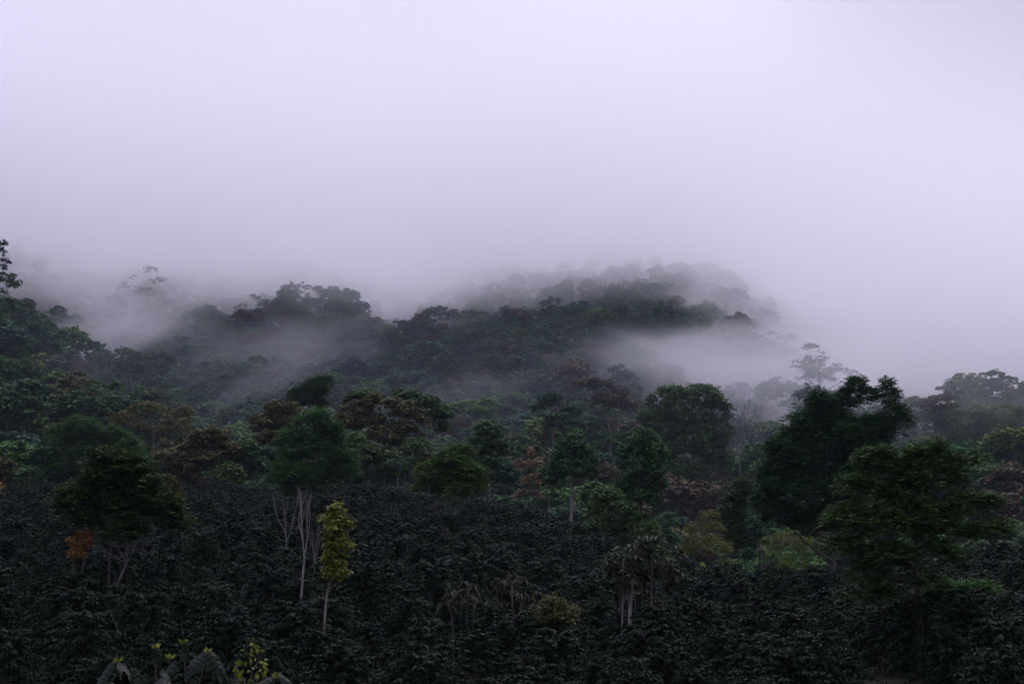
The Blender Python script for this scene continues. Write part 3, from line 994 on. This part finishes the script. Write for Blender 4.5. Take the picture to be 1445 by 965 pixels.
bare_tree('dead_snag', 'dead forked snag, bare and dark against the fog of the ravine', 205, 1088, (1092, 592), 0.32, 2, bark='bark_dark', spread=0.55, split=0.6, n=2)
bare_tree('leafless_tree', 'thin leafless tree with wispy twigs beside the great domed tree', 212, 1030, (1042, 568), 0.14, 3, bark='bark_grey', spread=0.5, split=0.72)
tree('forest_tree', 'low rounded tree at the foot of the dead snag', 'tree', 203, 1105, [(1100, 622, 18, 14), (1120, 632, 14, 12), (1085, 640, 18, 14)], 'blue_green', 'bark_grey', n=90, per=22, leaf=.4, clump=.62, r0=.25, group='rainforest trees on the misty mountainside')

# behind the crest of the plantation, left to right
CG = 'trees along the crest of the plantation'
tree('forest_tree', 'brown flat umbrella tree with bare limbs showing, on the left crest', 'tree', 138, 214,
     [(178, 590, 26, 11), (215, 578, 30, 12), (250, 585, 22, 13), (165, 602, 16, 9), (268, 604, 14, 12), (205, 602, 22, 9), (238, 606, 18, 9)], 'olive_brown', 'bark_grey', n=190, per=20, leaf=.26, clump=.5, r0=.2, fork=.55, twigs=40, group=CG)
tree('shade_tree', 'broad leafy green tree left of the umbrella tree', 'tree', 126, 135,
     [(120, 605, 28, 16), (95, 620, 24, 18), (150, 622, 32, 18), (180, 632, 22, 18), (120, 645, 38, 22), (165, 655, 30, 18), (90, 655, 22, 18)], 'mid_green', n=340, per=14, style='feather', frond=.55, leaf=.26, w=.12, pairs=4, clump=.6, r0=.18, group=CG)
for lab, Y, bx, lobes, mat in [
    ('low green tree at the left edge behind the coffee', 128, 18, [(15, 640, 28, 16), (45, 648, 22, 16), (-10, 650, 24, 18), (20, 665, 36, 18)], 'mid_green'),
    ('green-black tree second from the left edge behind the coffee', 127, 62, [(60, 650, 26, 18), (75, 668, 24, 18), (45, 675, 24, 14)], 'deep_green'),
    ('brown-green tree on the crest right of the umbrella tree', 128, 298, [(295, 620, 26, 16), (278, 640, 20, 18), (318, 640, 20, 18), (300, 655, 30, 18), (325, 668, 16, 12)], 'olive_brown'),
    ('dark low tree on the crest between the brown-green tree and the feathery tree', 130, 345, [(340, 640, 24, 20), (360, 658, 24, 20), (330, 668, 22, 14)], 'deep_green'),
    ('brownish crown high in the crest grove, left end', 136, 400, [(400, 582, 34, 13), (372, 594, 20, 13), (430, 592, 22, 13), (400, 606, 40, 14), (385, 625, 30, 16)], 'olive_brown'),
    ('dark rounded crown in the middle of the crest grove, olive-topped', 137, 520, [(505, 580, 28, 14), (535, 572, 28, 13), (570, 580, 26, 14), (520, 600, 40, 16), (560, 605, 34, 16), (490, 600, 22, 16), (545, 625, 44, 16), (590, 600, 14, 16)], 'olive_brown'),
    ('layered dark green tree low in the crest grove', 129, 540, [(530, 640, 26, 16), (560, 650, 26, 14), (510, 655, 22, 14), (545, 668, 34, 14), (580, 640, 18, 16)], 'deep_green'),
    ('bright-tipped green crown peeping over the crest grove', 142, 512, [(512, 562, 20, 8), (498, 568, 12, 8), (528, 568, 12, 7)], 'mid_green'),
    ('near-black crown at the right end of the crest grove, trunk showing', 139, 604, [(606, 572, 22, 14), (620, 585, 15, 14), (600, 592, 16, 12), (576, 560, 18, 11), (625, 603, 10, 9)], 'deep_green'),
    ('dark bushy mound behind the wide bushy tree', 130, 660, [(655, 668, 18, 14), (680, 675, 16, 12)], 'deep_green'),
    ('dark small domed tree on the crest right of the grove', 128, 690, [(690, 612, 20, 15), (676, 626, 16, 12), (704, 626, 16, 12), (690, 636, 24, 14), (690, 655, 20, 14)], 'deep_green'),
    ('dark bush on the crest below the feathery tree', 128, 462, [(470, 668, 28, 18), (440, 680, 24, 12), (495, 678, 20, 14)], 'deep_green'),
    ('dark tree filling the crest left of the feathery tree', 131, 385, [(380, 650, 24, 20), (395, 675, 24, 14)], 'blue_green'),
    ('shadowy tree behind the twin-trunked dark tree', 130, 240, [(235, 650, 28, 20), (260, 668, 22, 18), (215, 670, 24, 16)], 'olive_brown'),
]:
    tree('shade_tree', lab, 'tree', Y, bx, lobes, mat, 'bark_grey', n=100 + 48 * len(lobes), per=28, leaf=.32, w=.2, clump=.5, r0=.16, fork=.5, twigs=12, up=.7, group=CG)
tree('windswept_tree', 'dark windswept conifer-like tree topping the crest grove', 'tree', 140, 436,
     [(452, 543, 16, 8), (462, 540, 10, 6), (445, 556, 22, 10), (420, 558, 13, 7), (412, 568, 8, 6), (440, 568, 24, 8)], 'deep_green', n=220, per=12, style='feather', frond=.5, leaf=.26, w=.11, pairs=4, clump=.4, r0=.16, fork=.6, droop=.1)
tree('shade_tree', 'feathery green shade tree above the pale bare stems', 'tree', 100, 436,
     [(440, 598, 24, 15), (465, 612, 22, 16), (415, 625, 22, 18), (450, 640, 36, 22), (405, 655, 18, 16), (485, 655, 22, 13), (435, 675, 40, 18), (500, 672, 16, 6), (420, 695, 28, 14)], 'mid_green', n=520, per=11, style='feather', frond=.5, leaf=.24, w=.10, pairs=5, clump=.5, r0=.15, fork=.55, twigs=24)
tree('bushy_tree', 'wide bushy green tree with several pale stems, on the coffee slope', 'tree', None, 630, [(632, 655, 24, 17), (610, 668, 22, 18), (655, 668, 24, 18), (635, 685, 34, 18), (600, 690, 13, 10), (672, 688, 14, 11), (648, 640, 12, 10)],
     'mid_green', 'bark_pale', n=330, per=10, style='feather', frond=.42, leaf=.2, w=.085, pairs=5, clump=.42, r0=.13, fork=.35, stems=4, twigs=20, by=746)
tree('grey_leaved_tree', 'sparse pale grey-brown tree with drying leaves on the crest', 'tree', 112, 746, [(746, 640, 10, 14), (738, 660, 12, 14), (755, 662, 12, 15), (745, 682, 16, 14), (735, 700, 12, 10), (758, 700, 9, 10)],
     'grey_brown', 'bark_pale', n=130, per=16, leaf=.22, clump=.34, r0=.09, fork=.35, stems=3, twigs=30)
tree('ball_tree', 'ball-shaped dark green tree on a short pale forked trunk', 'tree', None, 803, [(808, 635, 24, 20), (790, 652, 20, 20), (828, 650, 20, 20), (808, 668, 30, 24), (835, 672, 12, 16), (785, 676, 14, 14)],
     'deep_green', 'bark_pale', n=400, per=30, leaf=.22, w=.13, clump=.42, r0=.2, fork=.42, twigs=20, by=730)
tree('oval_tree', 'tall dark oval tree rising over the dracaena clump', 'tree', 92, 905, [(908, 625, 24, 20), (895, 645, 24, 22), (925, 645, 24, 22), (908, 665, 36, 24), (885, 690, 18, 20), (930, 688, 16, 18), (908, 708, 32, 22), (900, 740, 30, 18)],
     'deep_green', n=640, per=30, leaf=.18, w=.11, clump=.38, r0=.17, fork=.4, twigs=20)
tree('shade_tree', 'broad low dark tree leaning against the tall oval tree', 'tree', 90, 862, [(860, 705, 24, 18), (845, 722, 20, 18), (872, 725, 24, 20), (850, 750, 26, 18), (885, 755, 26, 20), (915, 752, 20, 18)],
     'deep_green', n=430, per=28, leaf=.18, w=.11, clump=.38, r0=.13, fork=.4)
tree('yellow_tree', 'yellow-olive bushy tree in the gap before the ravine', 'tree', 90, 1000, [(1000, 735, 15, 16), (985, 752, 18, 18), (1012, 752, 18, 18), (998, 772, 34, 20), (1022, 780, 14, 16), (975, 782, 16, 14), (1030, 796, 12, 8)],
     'yellow_olive', n=330, per=22, leaf=.12, w=.05, clump=.28, r0=.1, fork=.3, stems=3, twigs=24)
tree('yellow_tree', 'shaded yellowish bamboo-like bush under the large lobed tree', 'tree', 84, 1115, [(1112, 760, 22, 18), (1135, 772, 20, 18), (1095, 780, 18, 20), (1120, 795, 32, 16), (1085, 770, 12, 18)],
     'yellow_olive', n=260, per=20, leaf=.12, w=.04, clump=.3, r0=.09, fork=.3, stems=3, twigs=24)
tree('pointed_tree', 'dark pointed tree between the yellow-olive tree and the lobed tree', 'tree', 96, 1042, [(1046, 692, 11, 13), (1035, 712, 16, 18), (1052, 715, 16, 20), (1042, 740, 26, 20), (1025, 735, 14, 16), (1045, 765, 22, 18)],
     'deep_green', n=300, per=11, style='feather', frond=.4, leaf=.2, w=.08, pairs=4, clump=.34, r0=.12)
tree('shade_tree', 'grey-green young tree low behind the yellow-olive tree', 'tree', 105, 940, [(940, 735, 14, 16), (928, 755, 16, 16), (950, 765, 16, 14)], 'blue_green', n=130, per=20, leaf=.2, clump=.36, r0=.09)
tree('shade_tree', 'dim grey-green tree in the gap left of the lobed tree', 'tree', 92, 1072, [(1068, 745, 14, 16), (1075, 765, 16, 18), (1062, 785, 16, 12)], 'blue_green', n=130, per=20, leaf=.2, clump=.36, r0=.09)
for px, py, Y, rr, mt, word in [(8, 668, 126, 20, 'olive_brown', 'olive'), (38, 676, 125, 18, 'deep_green', 'dark green'), (90, 668, 128, 22, 'deep_green', 'dark green'), (188, 655, 130, 22, 'mid_green', 'mid green'), (262, 655, 131, 20, 'blue_green', 'bluish green'),
                                (322, 672, 127, 18, 'mid_green', 'mid green'), (372, 632, 134, 24, 'olive_brown', 'olive'), (412, 664, 128, 20, 'blue_green', 'bluish green'), (505, 636, 131, 24, 'mid_green', 'mid green'), (588, 640, 132, 22, 'deep_green', 'dark green'),
                                (612, 655, 130, 16, 'olive_brown', 'olive'), (668, 652, 131, 16, 'olive_brown', 'olive'), (716, 668, 128, 16, 'blue_green', 'bluish green'), (770, 672, 124, 14, 'deep_green', 'dark green'), (842, 700, 112, 18, 'mid_green', 'mid green')]:
    j, off = near_landmark(px)
    tree('shade_tree', unique_label([f"low {word} tree on the crest, {'in line with' if abs(off) < 12 else ('right of' if off > 0 else 'left of')} {TREES[j][1]}"]), 'tree', Y, px,
         [(px, py - rr * .4, rr * .8, rr * .7), (px - rr * .6, py, rr * .7, rr * .6), (px + rr * .6, py + 2, rr * .7, rr * .6), (px, py + rr * .5, rr, rr * .6)], mt, 'bark_grey', n=240, per=26, leaf=.28, w=.17, clump=.42, r0=.09, fork=.4, twigs=8, up=.7, group=CG)
# right: the two big feathery trees
tree('lobed_tree', 'large dark tree with a lobed top, tallest against the fog', 'tree', 74, 1170,
     [(1152, 572, 26, 20), (1205, 562, 28, 20), (1208, 548, 16, 14), (1250, 556, 17, 20), (1262, 590, 22, 22), (1235, 610, 32, 24), (1125, 600, 26, 20), (1180, 600, 40, 26), (1105, 635, 22, 20), (1150, 645, 44, 26), (1095, 680, 24, 24), (1130, 700, 44, 26), (1205, 660, 40, 24), (1100, 725, 26, 18), (1150, 740, 40, 18), (1085, 705, 18, 18), (1190, 715, 36, 26), (1165, 622, 50, 32), (1120, 660, 46, 30), (1228, 632, 40, 30), (1185, 690, 46, 30)],
     'deep_green', n=2000, hole=-1.0, rise=.65, per=10, low=-.75, style='feather', frond=.36, leaf=.19, w=.08, pairs=4, clump=.42, r0=.2, fork=.34, twigs=60, droop=.35)
tree('feathery_tree', 'open feathery tree with a straight trunk at the right, in front of the lobed tree', 'tree', 42, 1284,
     [(1232, 655, 20, 18), (1262, 668, 22, 20), (1320, 650, 16, 18), (1300, 672, 20, 18), (1345, 680, 20, 18), (1370, 660, 10, 10), (1215, 690, 22, 18), (1280, 705, 36, 24), (1350, 715, 26, 16), (1385, 712, 14, 8), (1195, 735, 26, 20), (1250, 745, 36, 22), (1320, 750, 34, 20), (1385, 755, 24, 8), (1195, 775, 26, 18), (1260, 790, 36, 20), (1330, 785, 26, 14), (1215, 810, 24, 14), (1310, 632, 7, 10), (1245, 640, 8, 9), (1385, 655, 7, 9), (1345, 658, 8, 9), (1398, 710, 14, 6), (1405, 745, 12, 5), (1292, 655, 20, 20), (1288, 688, 30, 20), (1290, 730, 34, 22), (1245, 838, 22, 8), (1205, 845, 14, 7), (1300, 822, 22, 9)],
     'fern_green', n=1000, per=11, low=-.7, hole=-.8, rise=.75, style='feather', frond=.36, leaf=.12, w=.045, pairs=6, clump=.34, r0=.115, fork=.55, twigs=90, droop=.45)
tree('feathery_tree', 'bright green leafy boughs low beside the right tree trunk', 'tree', 44, 1330, [(1318, 828, 20, 12), (1345, 838, 26, 11), (1380, 835, 20, 8), (1340, 868, 28, 11), (1320, 880, 22, 12), (1362, 862, 18, 10)],
     'mid_green', n=170, rise=.6, per=10, style='feather', frond=.34, leaf=.12, w=.042, pairs=6, clump=.3, r0=.04, fork=.5, twigs=14, droop=.4)
# left foreground
tree('shade_tree', 'twin-trunked dark tree with a brown-tinged crown, on the left of the coffee slope', 'tree', None, 162,
     [(152, 655, 16, 12), (185, 668, 20, 14), (140, 690, 26, 20), (202, 698, 22, 18), (112, 712, 18, 16), (165, 722, 30, 18), (228, 722, 22, 14), (180, 752, 22, 11), (248, 742, 12, 8), (122, 736, 13, 9)],
     'dark_olive', 'bark_grey', n=460, per=9, hole=-.6, rise=.5, style='feather', frond=.42, leaf=.19, w=.08, pairs=5, clump=.44, r0=.10, fork=.42, stems=2, twigs=50, by=816)
tree('shade_tree', 'rust-tinged small tree at the right flank of the twin-trunked tree', 'tree', 86, 232, [(235, 690, 14, 14), (240, 715, 18, 16), (225, 740, 22, 14), (250, 735, 12, 12)], 'olive_brown', n=150, per=10, style='feather', frond=.4, leaf=.19, w=.08, pairs=5, clump=.4, r0=.07)
tree('rust_tree', 'small rust-orange tree on the coffee slope at left', 'tree', None, 108, [(122, 755, 10, 7), (104, 768, 11, 8), (118, 772, 12, 9), (108, 784, 13, 8), (128, 765, 7, 7)], 'rust', 'bark_pale', n=120, per=12, leaf=.12, w=.055, clump=.2, r0=.06, fork=.5, stems=2, twigs=20, by=808)
tree('rust_tree', 'sliver of a rust-orange bush at the left edge of the view', 'tree', 100, -4, [(-2, 690, 7, 12), (-8, 700, 8, 12)], 'rust', 'bark_grey', n=50, per=12, leaf=.14, clump=.24, r0=.05)
tree('slender_tree', 'slender yellow-green tree on a thin pale trunk in the coffee', 'tree', None, 467,
     [(472, 722, 9, 9), (480, 735, 12, 9), (464, 735, 11, 8), (487, 742, 8, 6), (474, 750, 15, 9), (470, 768, 14, 11), (482, 775, 10, 9), (466, 788, 11, 9), (478, 797, 10, 8), (470, 812, 10, 8), (484, 812, 6, 6), (472, 758, 13, 8), (475, 782, 12, 8), (472, 806, 10, 8), (478, 745, 10, 8)],
     'lime', 'bark_pale', n=230, per=20, leaf=.13, w=.065, clump=.2, r0=.055, fork=.62, twigs=16, up=.8, by=889)
tree('thin_sapling', 'thin pale-stemmed sapling with a small crown on the crest', 'tree', None, 565, [(564, 660, 14, 10), (575, 650, 10, 8), (552, 655, 10, 8)], 'blue_green', 'bark_pale', n=60, per=14, leaf=.2, clump=.3, r0=.06, fork=.7, by=702)
tree('thin_sapling', 'thin stem with a few leaves below the ball-shaped tree', 'tree', None, 773, [(773, 690, 9, 9), (780, 700, 6, 6)], 'deep_green', 'bark_pale', n=36, per=14, leaf=.17, clump=.25, r0=.045, fork=.7, by=734)
bare_tree('bare_sapling', 'tall bare pale tree with upswept twigs, left of the slender yellow-green tree', None, 428, (436, 700), 0.055, 3, spread=.14, split=.55, by=846, up=.5, n=2)
bare_tree('bare_sapling', 'shorter bare pale sapling fanning into upright twigs', None, 407, (407, 702), 0.035, 3, spread=.14, split=.42, by=765, up=.5, n=2)
bare_tree('bare_sapling', 'thin bare sapling close right of the tall bare tree', None, 444, (450, 745), 0.028, 2, spread=.25, split=.5, by=800, up=.4, n=2)

# ------------------------------------------------------------------ smaller plants on the slope


def straps(Q, c, n, L, w, droop=0.6, low=-0.2, tint=None, axis=None):
    """A rosette of strap leaves arching out of c."""
    d = rand_dir(n); d[:, 2] = np.where(d[:, 2] < low, -d[:, 2], d[:, 2])
    d = unit(d + (np.array(axis) if axis is not None else 0))
    L = L * (0.7 + 0.5 * rng.random(n)); tn = rng.random(n)
    side = unit(np.cross(d, np.array([0, 0, 1.0]) + 1e-3 * rng.normal(size=(n, 3)))) * (w * 0.5)
    S_ = np.array([0, .35, .7, 1.0]); wd = np.array([.55, 1.0, .8, .08])
    P = [c + d * (L * s)[:, None] - np.array([0, 0, 1.0]) * (droop * L * s * s)[:, None] for s in S_]
    for i in range(3):
        Q.add(np.stack([P[i] - side * wd[i], P[i] + side * wd[i], P[i + 1] + side * wd[i + 1], P[i + 1] - side * wd[i + 1]], 1), tn)


def rooted(name, label, cat, px, Y, group=None):
    p = at(px, 700, Y)
    root = bpy.data.objects.new(name, None); COL.objects.link(root)
    root.location = (p[0], Y, gz(p[0], Y))
    tag(root, label, cat, group)
    return root, np.array(root.location)


YD = hit(897, 884)
root, B = rooted('dracaena_clump', 'clump of tall dracaenas with bushy heads on bare pale poles, amid the coffee', 'dracaena', 897, YD)
heads = [(897, 764, 13), (921, 771, 12), (880, 788, 17), (940, 787, 17), (906, 802, 18), (936, 812, 18), (872, 804, 13), (893, 817, 16), (952, 806, 12), (918, 820, 15)]
feet = [897, 911, 868, 919, 903, 926, 876, 889, 934, 906]
for i, ((hx, hy, hr), fx) in enumerate(zip(heads, feet)):
    dy = rng.uniform(-.9, .9)
    c = at(hx, hy, YD + dy) - B; f = np.array([at(fx, 700, YD + dy)[0] - B[0], dy, -0.3])
    r = hr * 1.55 * YD / FP
    Q = Quads()
    for k in range(10):
        o = rand_dir(1)[0] * r * np.array([.8, .8, .6])
        straps(Q, c + o, 52, .34, .04, droop=.38)
    link('leaf_head', Q.mesh('leaf_head', MATS['strap_leaf']), root)
    Tb = Tubes(6); thick = .025 if i != 7 else .065
    Tb.add(bez(f, c, rng.normal(size=3) * .12, 7), np.linspace(thick, thick * .8, 7))
    link('stem', Tb.mesh('pole_stem', MATS['bark_pale' if i in (2, 7, 9) else 'bark_grey']), root)

YB = hit(700, 862)
for j, (bx, lab, hs) in enumerate([(655, 'greyish shrub of long drooping blades, left one of the pair in the coffee', [(640, 836, 9), (660, 828, 9), (650, 848, 9), (672, 842, 9), (634, 850, 8)]),
                                   (725, 'greyish shrub of long drooping blades, right one of the pair beside the olive bush', [(700, 826, 9), (722, 820, 9), (742, 832, 9), (712, 842, 9), (755, 845, 9), (735, 848, 9), (692, 846, 8)])]):
    root, B = rooted('drooping_blade_shrub', lab, 'shrub', bx, YB + j * 1.0, 'grey long-bladed shrubs')
    Q, Tb = Quads(), Tubes(5)
    for hx, hy, hr in hs:
        c = at(hx, hy, YB + j + rng.uniform(-.6, .6)) - B
        for k in range(3):
            straps(Q, c + rng.normal(size=3) * .2, 24, rng.uniform(.35, .68), .04, droop=rng.uniform(.5, 1.1), low=-0.1, axis=rng.normal(size=3) * .3 + (0, 0, .3))
        Tb.add(bez((c[0] * .6, c[1] * .6, -.3), c, rng.normal(size=3) * .08, 5), np.linspace(.04, .02, 5))
    link('blades', Q.mesh('blades', MATS['grey_blade']), root); link('stems', Tb.mesh('blade_stems', MATS['bark_grey']), root)
tree('olive_bush', 'rounded olive-brown bush standing out of the coffee, right of the grey blades', 'bush', None, 785, [(785, 855, 16, 12), (768, 866, 16, 12), (802, 866, 16, 12), (785, 876, 28, 14), (760, 880, 12, 10)],
     'olive_brown', 'bark_grey', n=180, per=20, leaf=.12, w=.05, clump=.22, r0=.04, fork=.3, stems=3, by=890)

# banana plant at the edge of the ravine
YN = 82.0
root, B = rooted('banana_plant', 'banana plant with one bright upright leaf below the yellow-olive tree', 'banana plant', 1000, YN)
for i, (bx, by, tx, ty, wd, mt) in enumerate([(994, 822, 990, 792, .42, 'banana_leaf'), (1000, 822, 1030, 800, .3, 'blue_green'), (1002, 824, 1042, 812, .3, 'blue_green'), (1000, 822, 1012, 796, .32, 'mid_green'),
                                               (996, 824, 966, 806, .3, 'blue_green'), (998, 824, 978, 798, .3, 'mid_green'), (1004, 825, 1022, 820, .28, 'mid_green')]):
    a_ = at(bx, by, YN + rng.uniform(-.3, .3)) - B; b_ = at(tx, ty, YN + rng.uniform(-.8, .8)) - B
    c = bez(a_, b_, (0, 0, .25), 8); s = np.linspace(0, 1, 8)
    wv = wd * np.sin(np.pi * (s * .93 + .04)) ** .6
    tg = unit(np.gradient(c, axis=0)); sd = unit(np.cross(tg, np.array([0, -1.0, .5])))
    Lf, Rt = c + sd * wv[:, None] * .5, c - sd * wv[:, None] * .5
    V = np.concatenate([Lf, c - np.array([0, 0, .05]), Rt]); F = []
    for k in range(7):
        F += [(k, k + 1, 9 + k, 8 + k), (8 + k, 9 + k, 17 + k, 16 + k)]
    link('leaf', mesh_from('banana_leaf', V, F, np.full(len(V), .5), True, [MATS[mt]]), root)
Tb = Tubes(8); c0 = at(998, 826, YN) - B
Tb.add(bez((0, 0, -.3), c0, (0, 0, 0), 5), [.13, .12, .11, .1, .08]); link('stem', Tb.mesh('banana_stem', MATS['bark_grey']), root)

for nm, lab, cat, px, Y, stem, hx, hy, n, L, mt in [
    ('seed_head_stalk', 'dry stalk with a tufted pale seed head under the lobed tree', 'dry stalk', 1076, 76.0, .028, 1073, 774, 60, .34, 'grey_brown'),
    ('dracaena', 'small dracaena with a tuft of straps, far left on the coffee slope', 'dracaena', 63, 116.0, .05, 62, 711, 80, .55, 'strap_leaf'),
    ('dracaena', 'thin dracaena with drooping blades, just right of the small far-left one', 'dracaena', 84, 114.0, .045, 88, 690, 80, .7, 'grey_blade')]:
    root, B = rooted(nm, lab, cat, px, Y)
    Q, Tb = Quads(), Tubes(5); c = at(hx, hy, Y) - B
    straps(Q, c, n, L, L * .12, droop=.8); straps(Q, c - np.array([0, 0, L * .5]), n // 2, L, L * .12, droop=.9)
    Tb.add(bez((0, 0, -.3), c, (.05, 0, 0), 5), np.linspace(stem, stem * .7, 5))
    link('leaf_head', Q.mesh(nm + '_head', MATS[mt]), root); link('stem', Tb.mesh(nm + '_stem', MATS['bark_pale']), root)

# ------------------------------------------------------------------ foreground: big-leaved shrub and a climbing vine


def big_leaf(base, d, up_, L, Wd, droop, fold, nI=36, nJ=9):
    """Corrugated drooping leaf blade: a curved grid with raised side veins."""
    d = unit(np.asarray(d, float)); sd = unit(np.cross(d, up_)); nr = np.cross(sd, d)
    s = np.linspace(0, 1, nI)[:, None]; v = np.linspace(-1, 1, nJ)[None, :]
    wv = Wd * 0.5 * np.sin(np.pi * (s ** 0.85 * .96 + .02)) ** 0.75
    y = v * wv
    cor = 0.0020 * np.sin((s * L * 190) - abs(v) * 4.0) * (abs(v) > .05) * np.clip(1.4 - s, 0, 1)
    zz = -fold * y ** 2 / (Wd * .5) + cor + 0.004 * np.sin(s * 6 + v * 1.5 + base[0] * 40)
    P = np.asarray(base, float) + d * (s * L)[..., None] + sd * y[..., None] + nr * zz[..., None]
    P = P - np.array([0, 0, 1.0]) * (droop * L * s ** 2)[..., None] - d * (0.25 * droop * L * s ** 2)[..., None]
    idx_ = np.arange(nI * nJ).reshape(nI, nJ)
    F = np.stack([idx_[:-1, :-1], idx_[1:, :-1], idx_[1:, 1:], idx_[:-1, 1:]], -1).reshape(-1, 4)
    return P.reshape(-1, 3), F


def join_leaves(L):
    V, F, n_ = [], [], 0
    for v, f in L:
        V.append(v); F.append(f + n_); n_ += len(v)
    return np.concatenate(V), np.concatenate(F)


YF = 9.0
root, B = rooted('large_leaved_shrub', 'dark shrub with big corrugated drooping leaves at the bottom left, nearest the camera', 'shrub', 235, YF)
lv = []
#        base px,py        direction (x, y, z)   length  width droop fold
for bx, by, d, L, wd, dr, fo in [(160, 928, (-.35, -.5, -.70), .25, .14, .25, .3), (168, 930, (.65, -.5, -.40), .25, .13, .35, .3), (190, 938, (.5, -.4, -.75), .20, .12, .3, .35),
                                 (222, 908, (.15, -.4, -.85), .17, .10, .2, .3), (262, 900, (.05, -.4, -.9), .17, .08, .2, .3),
                                 (286, 915, (-.35, -.55, -.55), .27, .19, .35, .4), (297, 913, (.45, -.45, -.60), .28, .16, .4, .35), (306, 920, (.5, -.3, -.7), .22, .10, .3, .4),
                                 (248, 926, (-.3, -.5, -.7), .20, .12, .3, .3), (272, 932, (.2, -.5, -.7), .20, .12, .3, .3), (228, 940, (.6, -.6, -.3), .14, .08, .4, .3),
                                 (205, 945, (-.1, -.6, -.7), .2, .12, .3, .3), (385, 948, (-.5, -.6, -.3), .20, .12, .4, .3), (395, 946, (.6, -.5, -.3), .20, .12, .4, .3), (425, 958, (.6, -.4, -.1), .18, .10, .4, .3)]:
    p = at(bx, by, YF + rng.uniform(-.15, .15)) - B; L, wd, p = L * .72, wd * .70, p - np.array([0, 0, .02])
    lv.append(big_leaf(p, d, (0, 0, 1.0), L, wd, dr, fo))
for k in range(70):                                          # the leaves below and behind
    px = rng.uniform(135, 420); py = rng.uniform(945, 1040) + (15 if px > 340 else 0)
    a_ = rng.uniform(0, 6.28)
    lv.append(big_leaf(at(px, py, YF + rng.uniform(-.3, .5)) - B, (math.cos(a_), math.sin(a_), rng.uniform(-1.2, -.2)), (0, 0, 1.0), rng.uniform(.16, .24), rng.uniform(.09, .14), .3, .3))
V, F = join_leaves(lv)
link('leaves', mesh_from('large_leaves', V, F, np.repeat(rng.random(len(lv)), 324), True, [MATS['dark_gloss']]), root)
Q, Tb = Quads(), Tubes(5)
tips = [(219, 911), (293, 916), (258, 905), (166, 930), (390, 952), (335, 935), (240, 925)]
for tx, ty in tips:
    c = at(tx, ty, YF + rng.uniform(.12, .3)) - B
    for k in range(5):
        a_ = rng.uniform(0, 6.28); d = unit(np.array([[math.cos(a_) * .8, math.sin(a_) * .4, .7]])); sd = unit(np.cross(d, [[0, -1.0, .3]]))
        Q.add(rhombus(c[None] - np.array([[0, 0, .02]]), d, sd, np.array([rng.uniform(.03, .055)]), np.array([.02])))
    Tb.add(bez((c[0] * .25, c[1] * .3, -.1), c, (rng.normal() * .08, .25, .1), 8), np.linspace(.012, .004, 8))
link('young_shoots', Q.mesh('young_shoots', MATS['young_leaf']), root)
link('stems', Tb.mesh('shrub_stems', MATS['bark_dark']), root)

root, B = rooted('climbing_vine', 'yellow-green climbing vine sprig beside the big-leaved shrub', 'vine', 358, YF - .3)
Q, Tb = Quads(), Tubes(5)
for path in ([(352, 975), (356, 945), (352, 925), (362, 897)], [(352, 975), (338, 950), (330, 938)], [(356, 945), (366, 930), (358, 912)], [(352, 975), (372, 958), (366, 940)]):
    P = np.array([at(a_, b_, YF - .3 + rng.uniform(-.05, .05)) for a_, b_ in path]) - B
    Tb.add(P, np.linspace(.006, .003, len(P)))
    for k in range(17):
        q = rng.random() * (len(P) - 1); i0 = int(q); c = P[i0] + (P[i0 + 1] - P[i0]) * (q - i0) + rng.normal(size=3) * .02
        d = rand_dir(1); sd = unit(np.cross(d, rand_dir(1)))
        Q.add(rhombus(c[None], d, sd, np.array([rng.uniform(.025, .05)]), np.array([rng.uniform(.018, .03)])))
Tb.add(bez((0, 0, -.1), at(352, 975, YF - .3) - B, (.1, 0, 0), 6), np.linspace(.012, .006, 6))
link('leaves', Q.mesh('vine_leaves', MATS['young_leaf']), root); link('stem', Tb.mesh('vine_stem', MATS['bark_dark']), root)
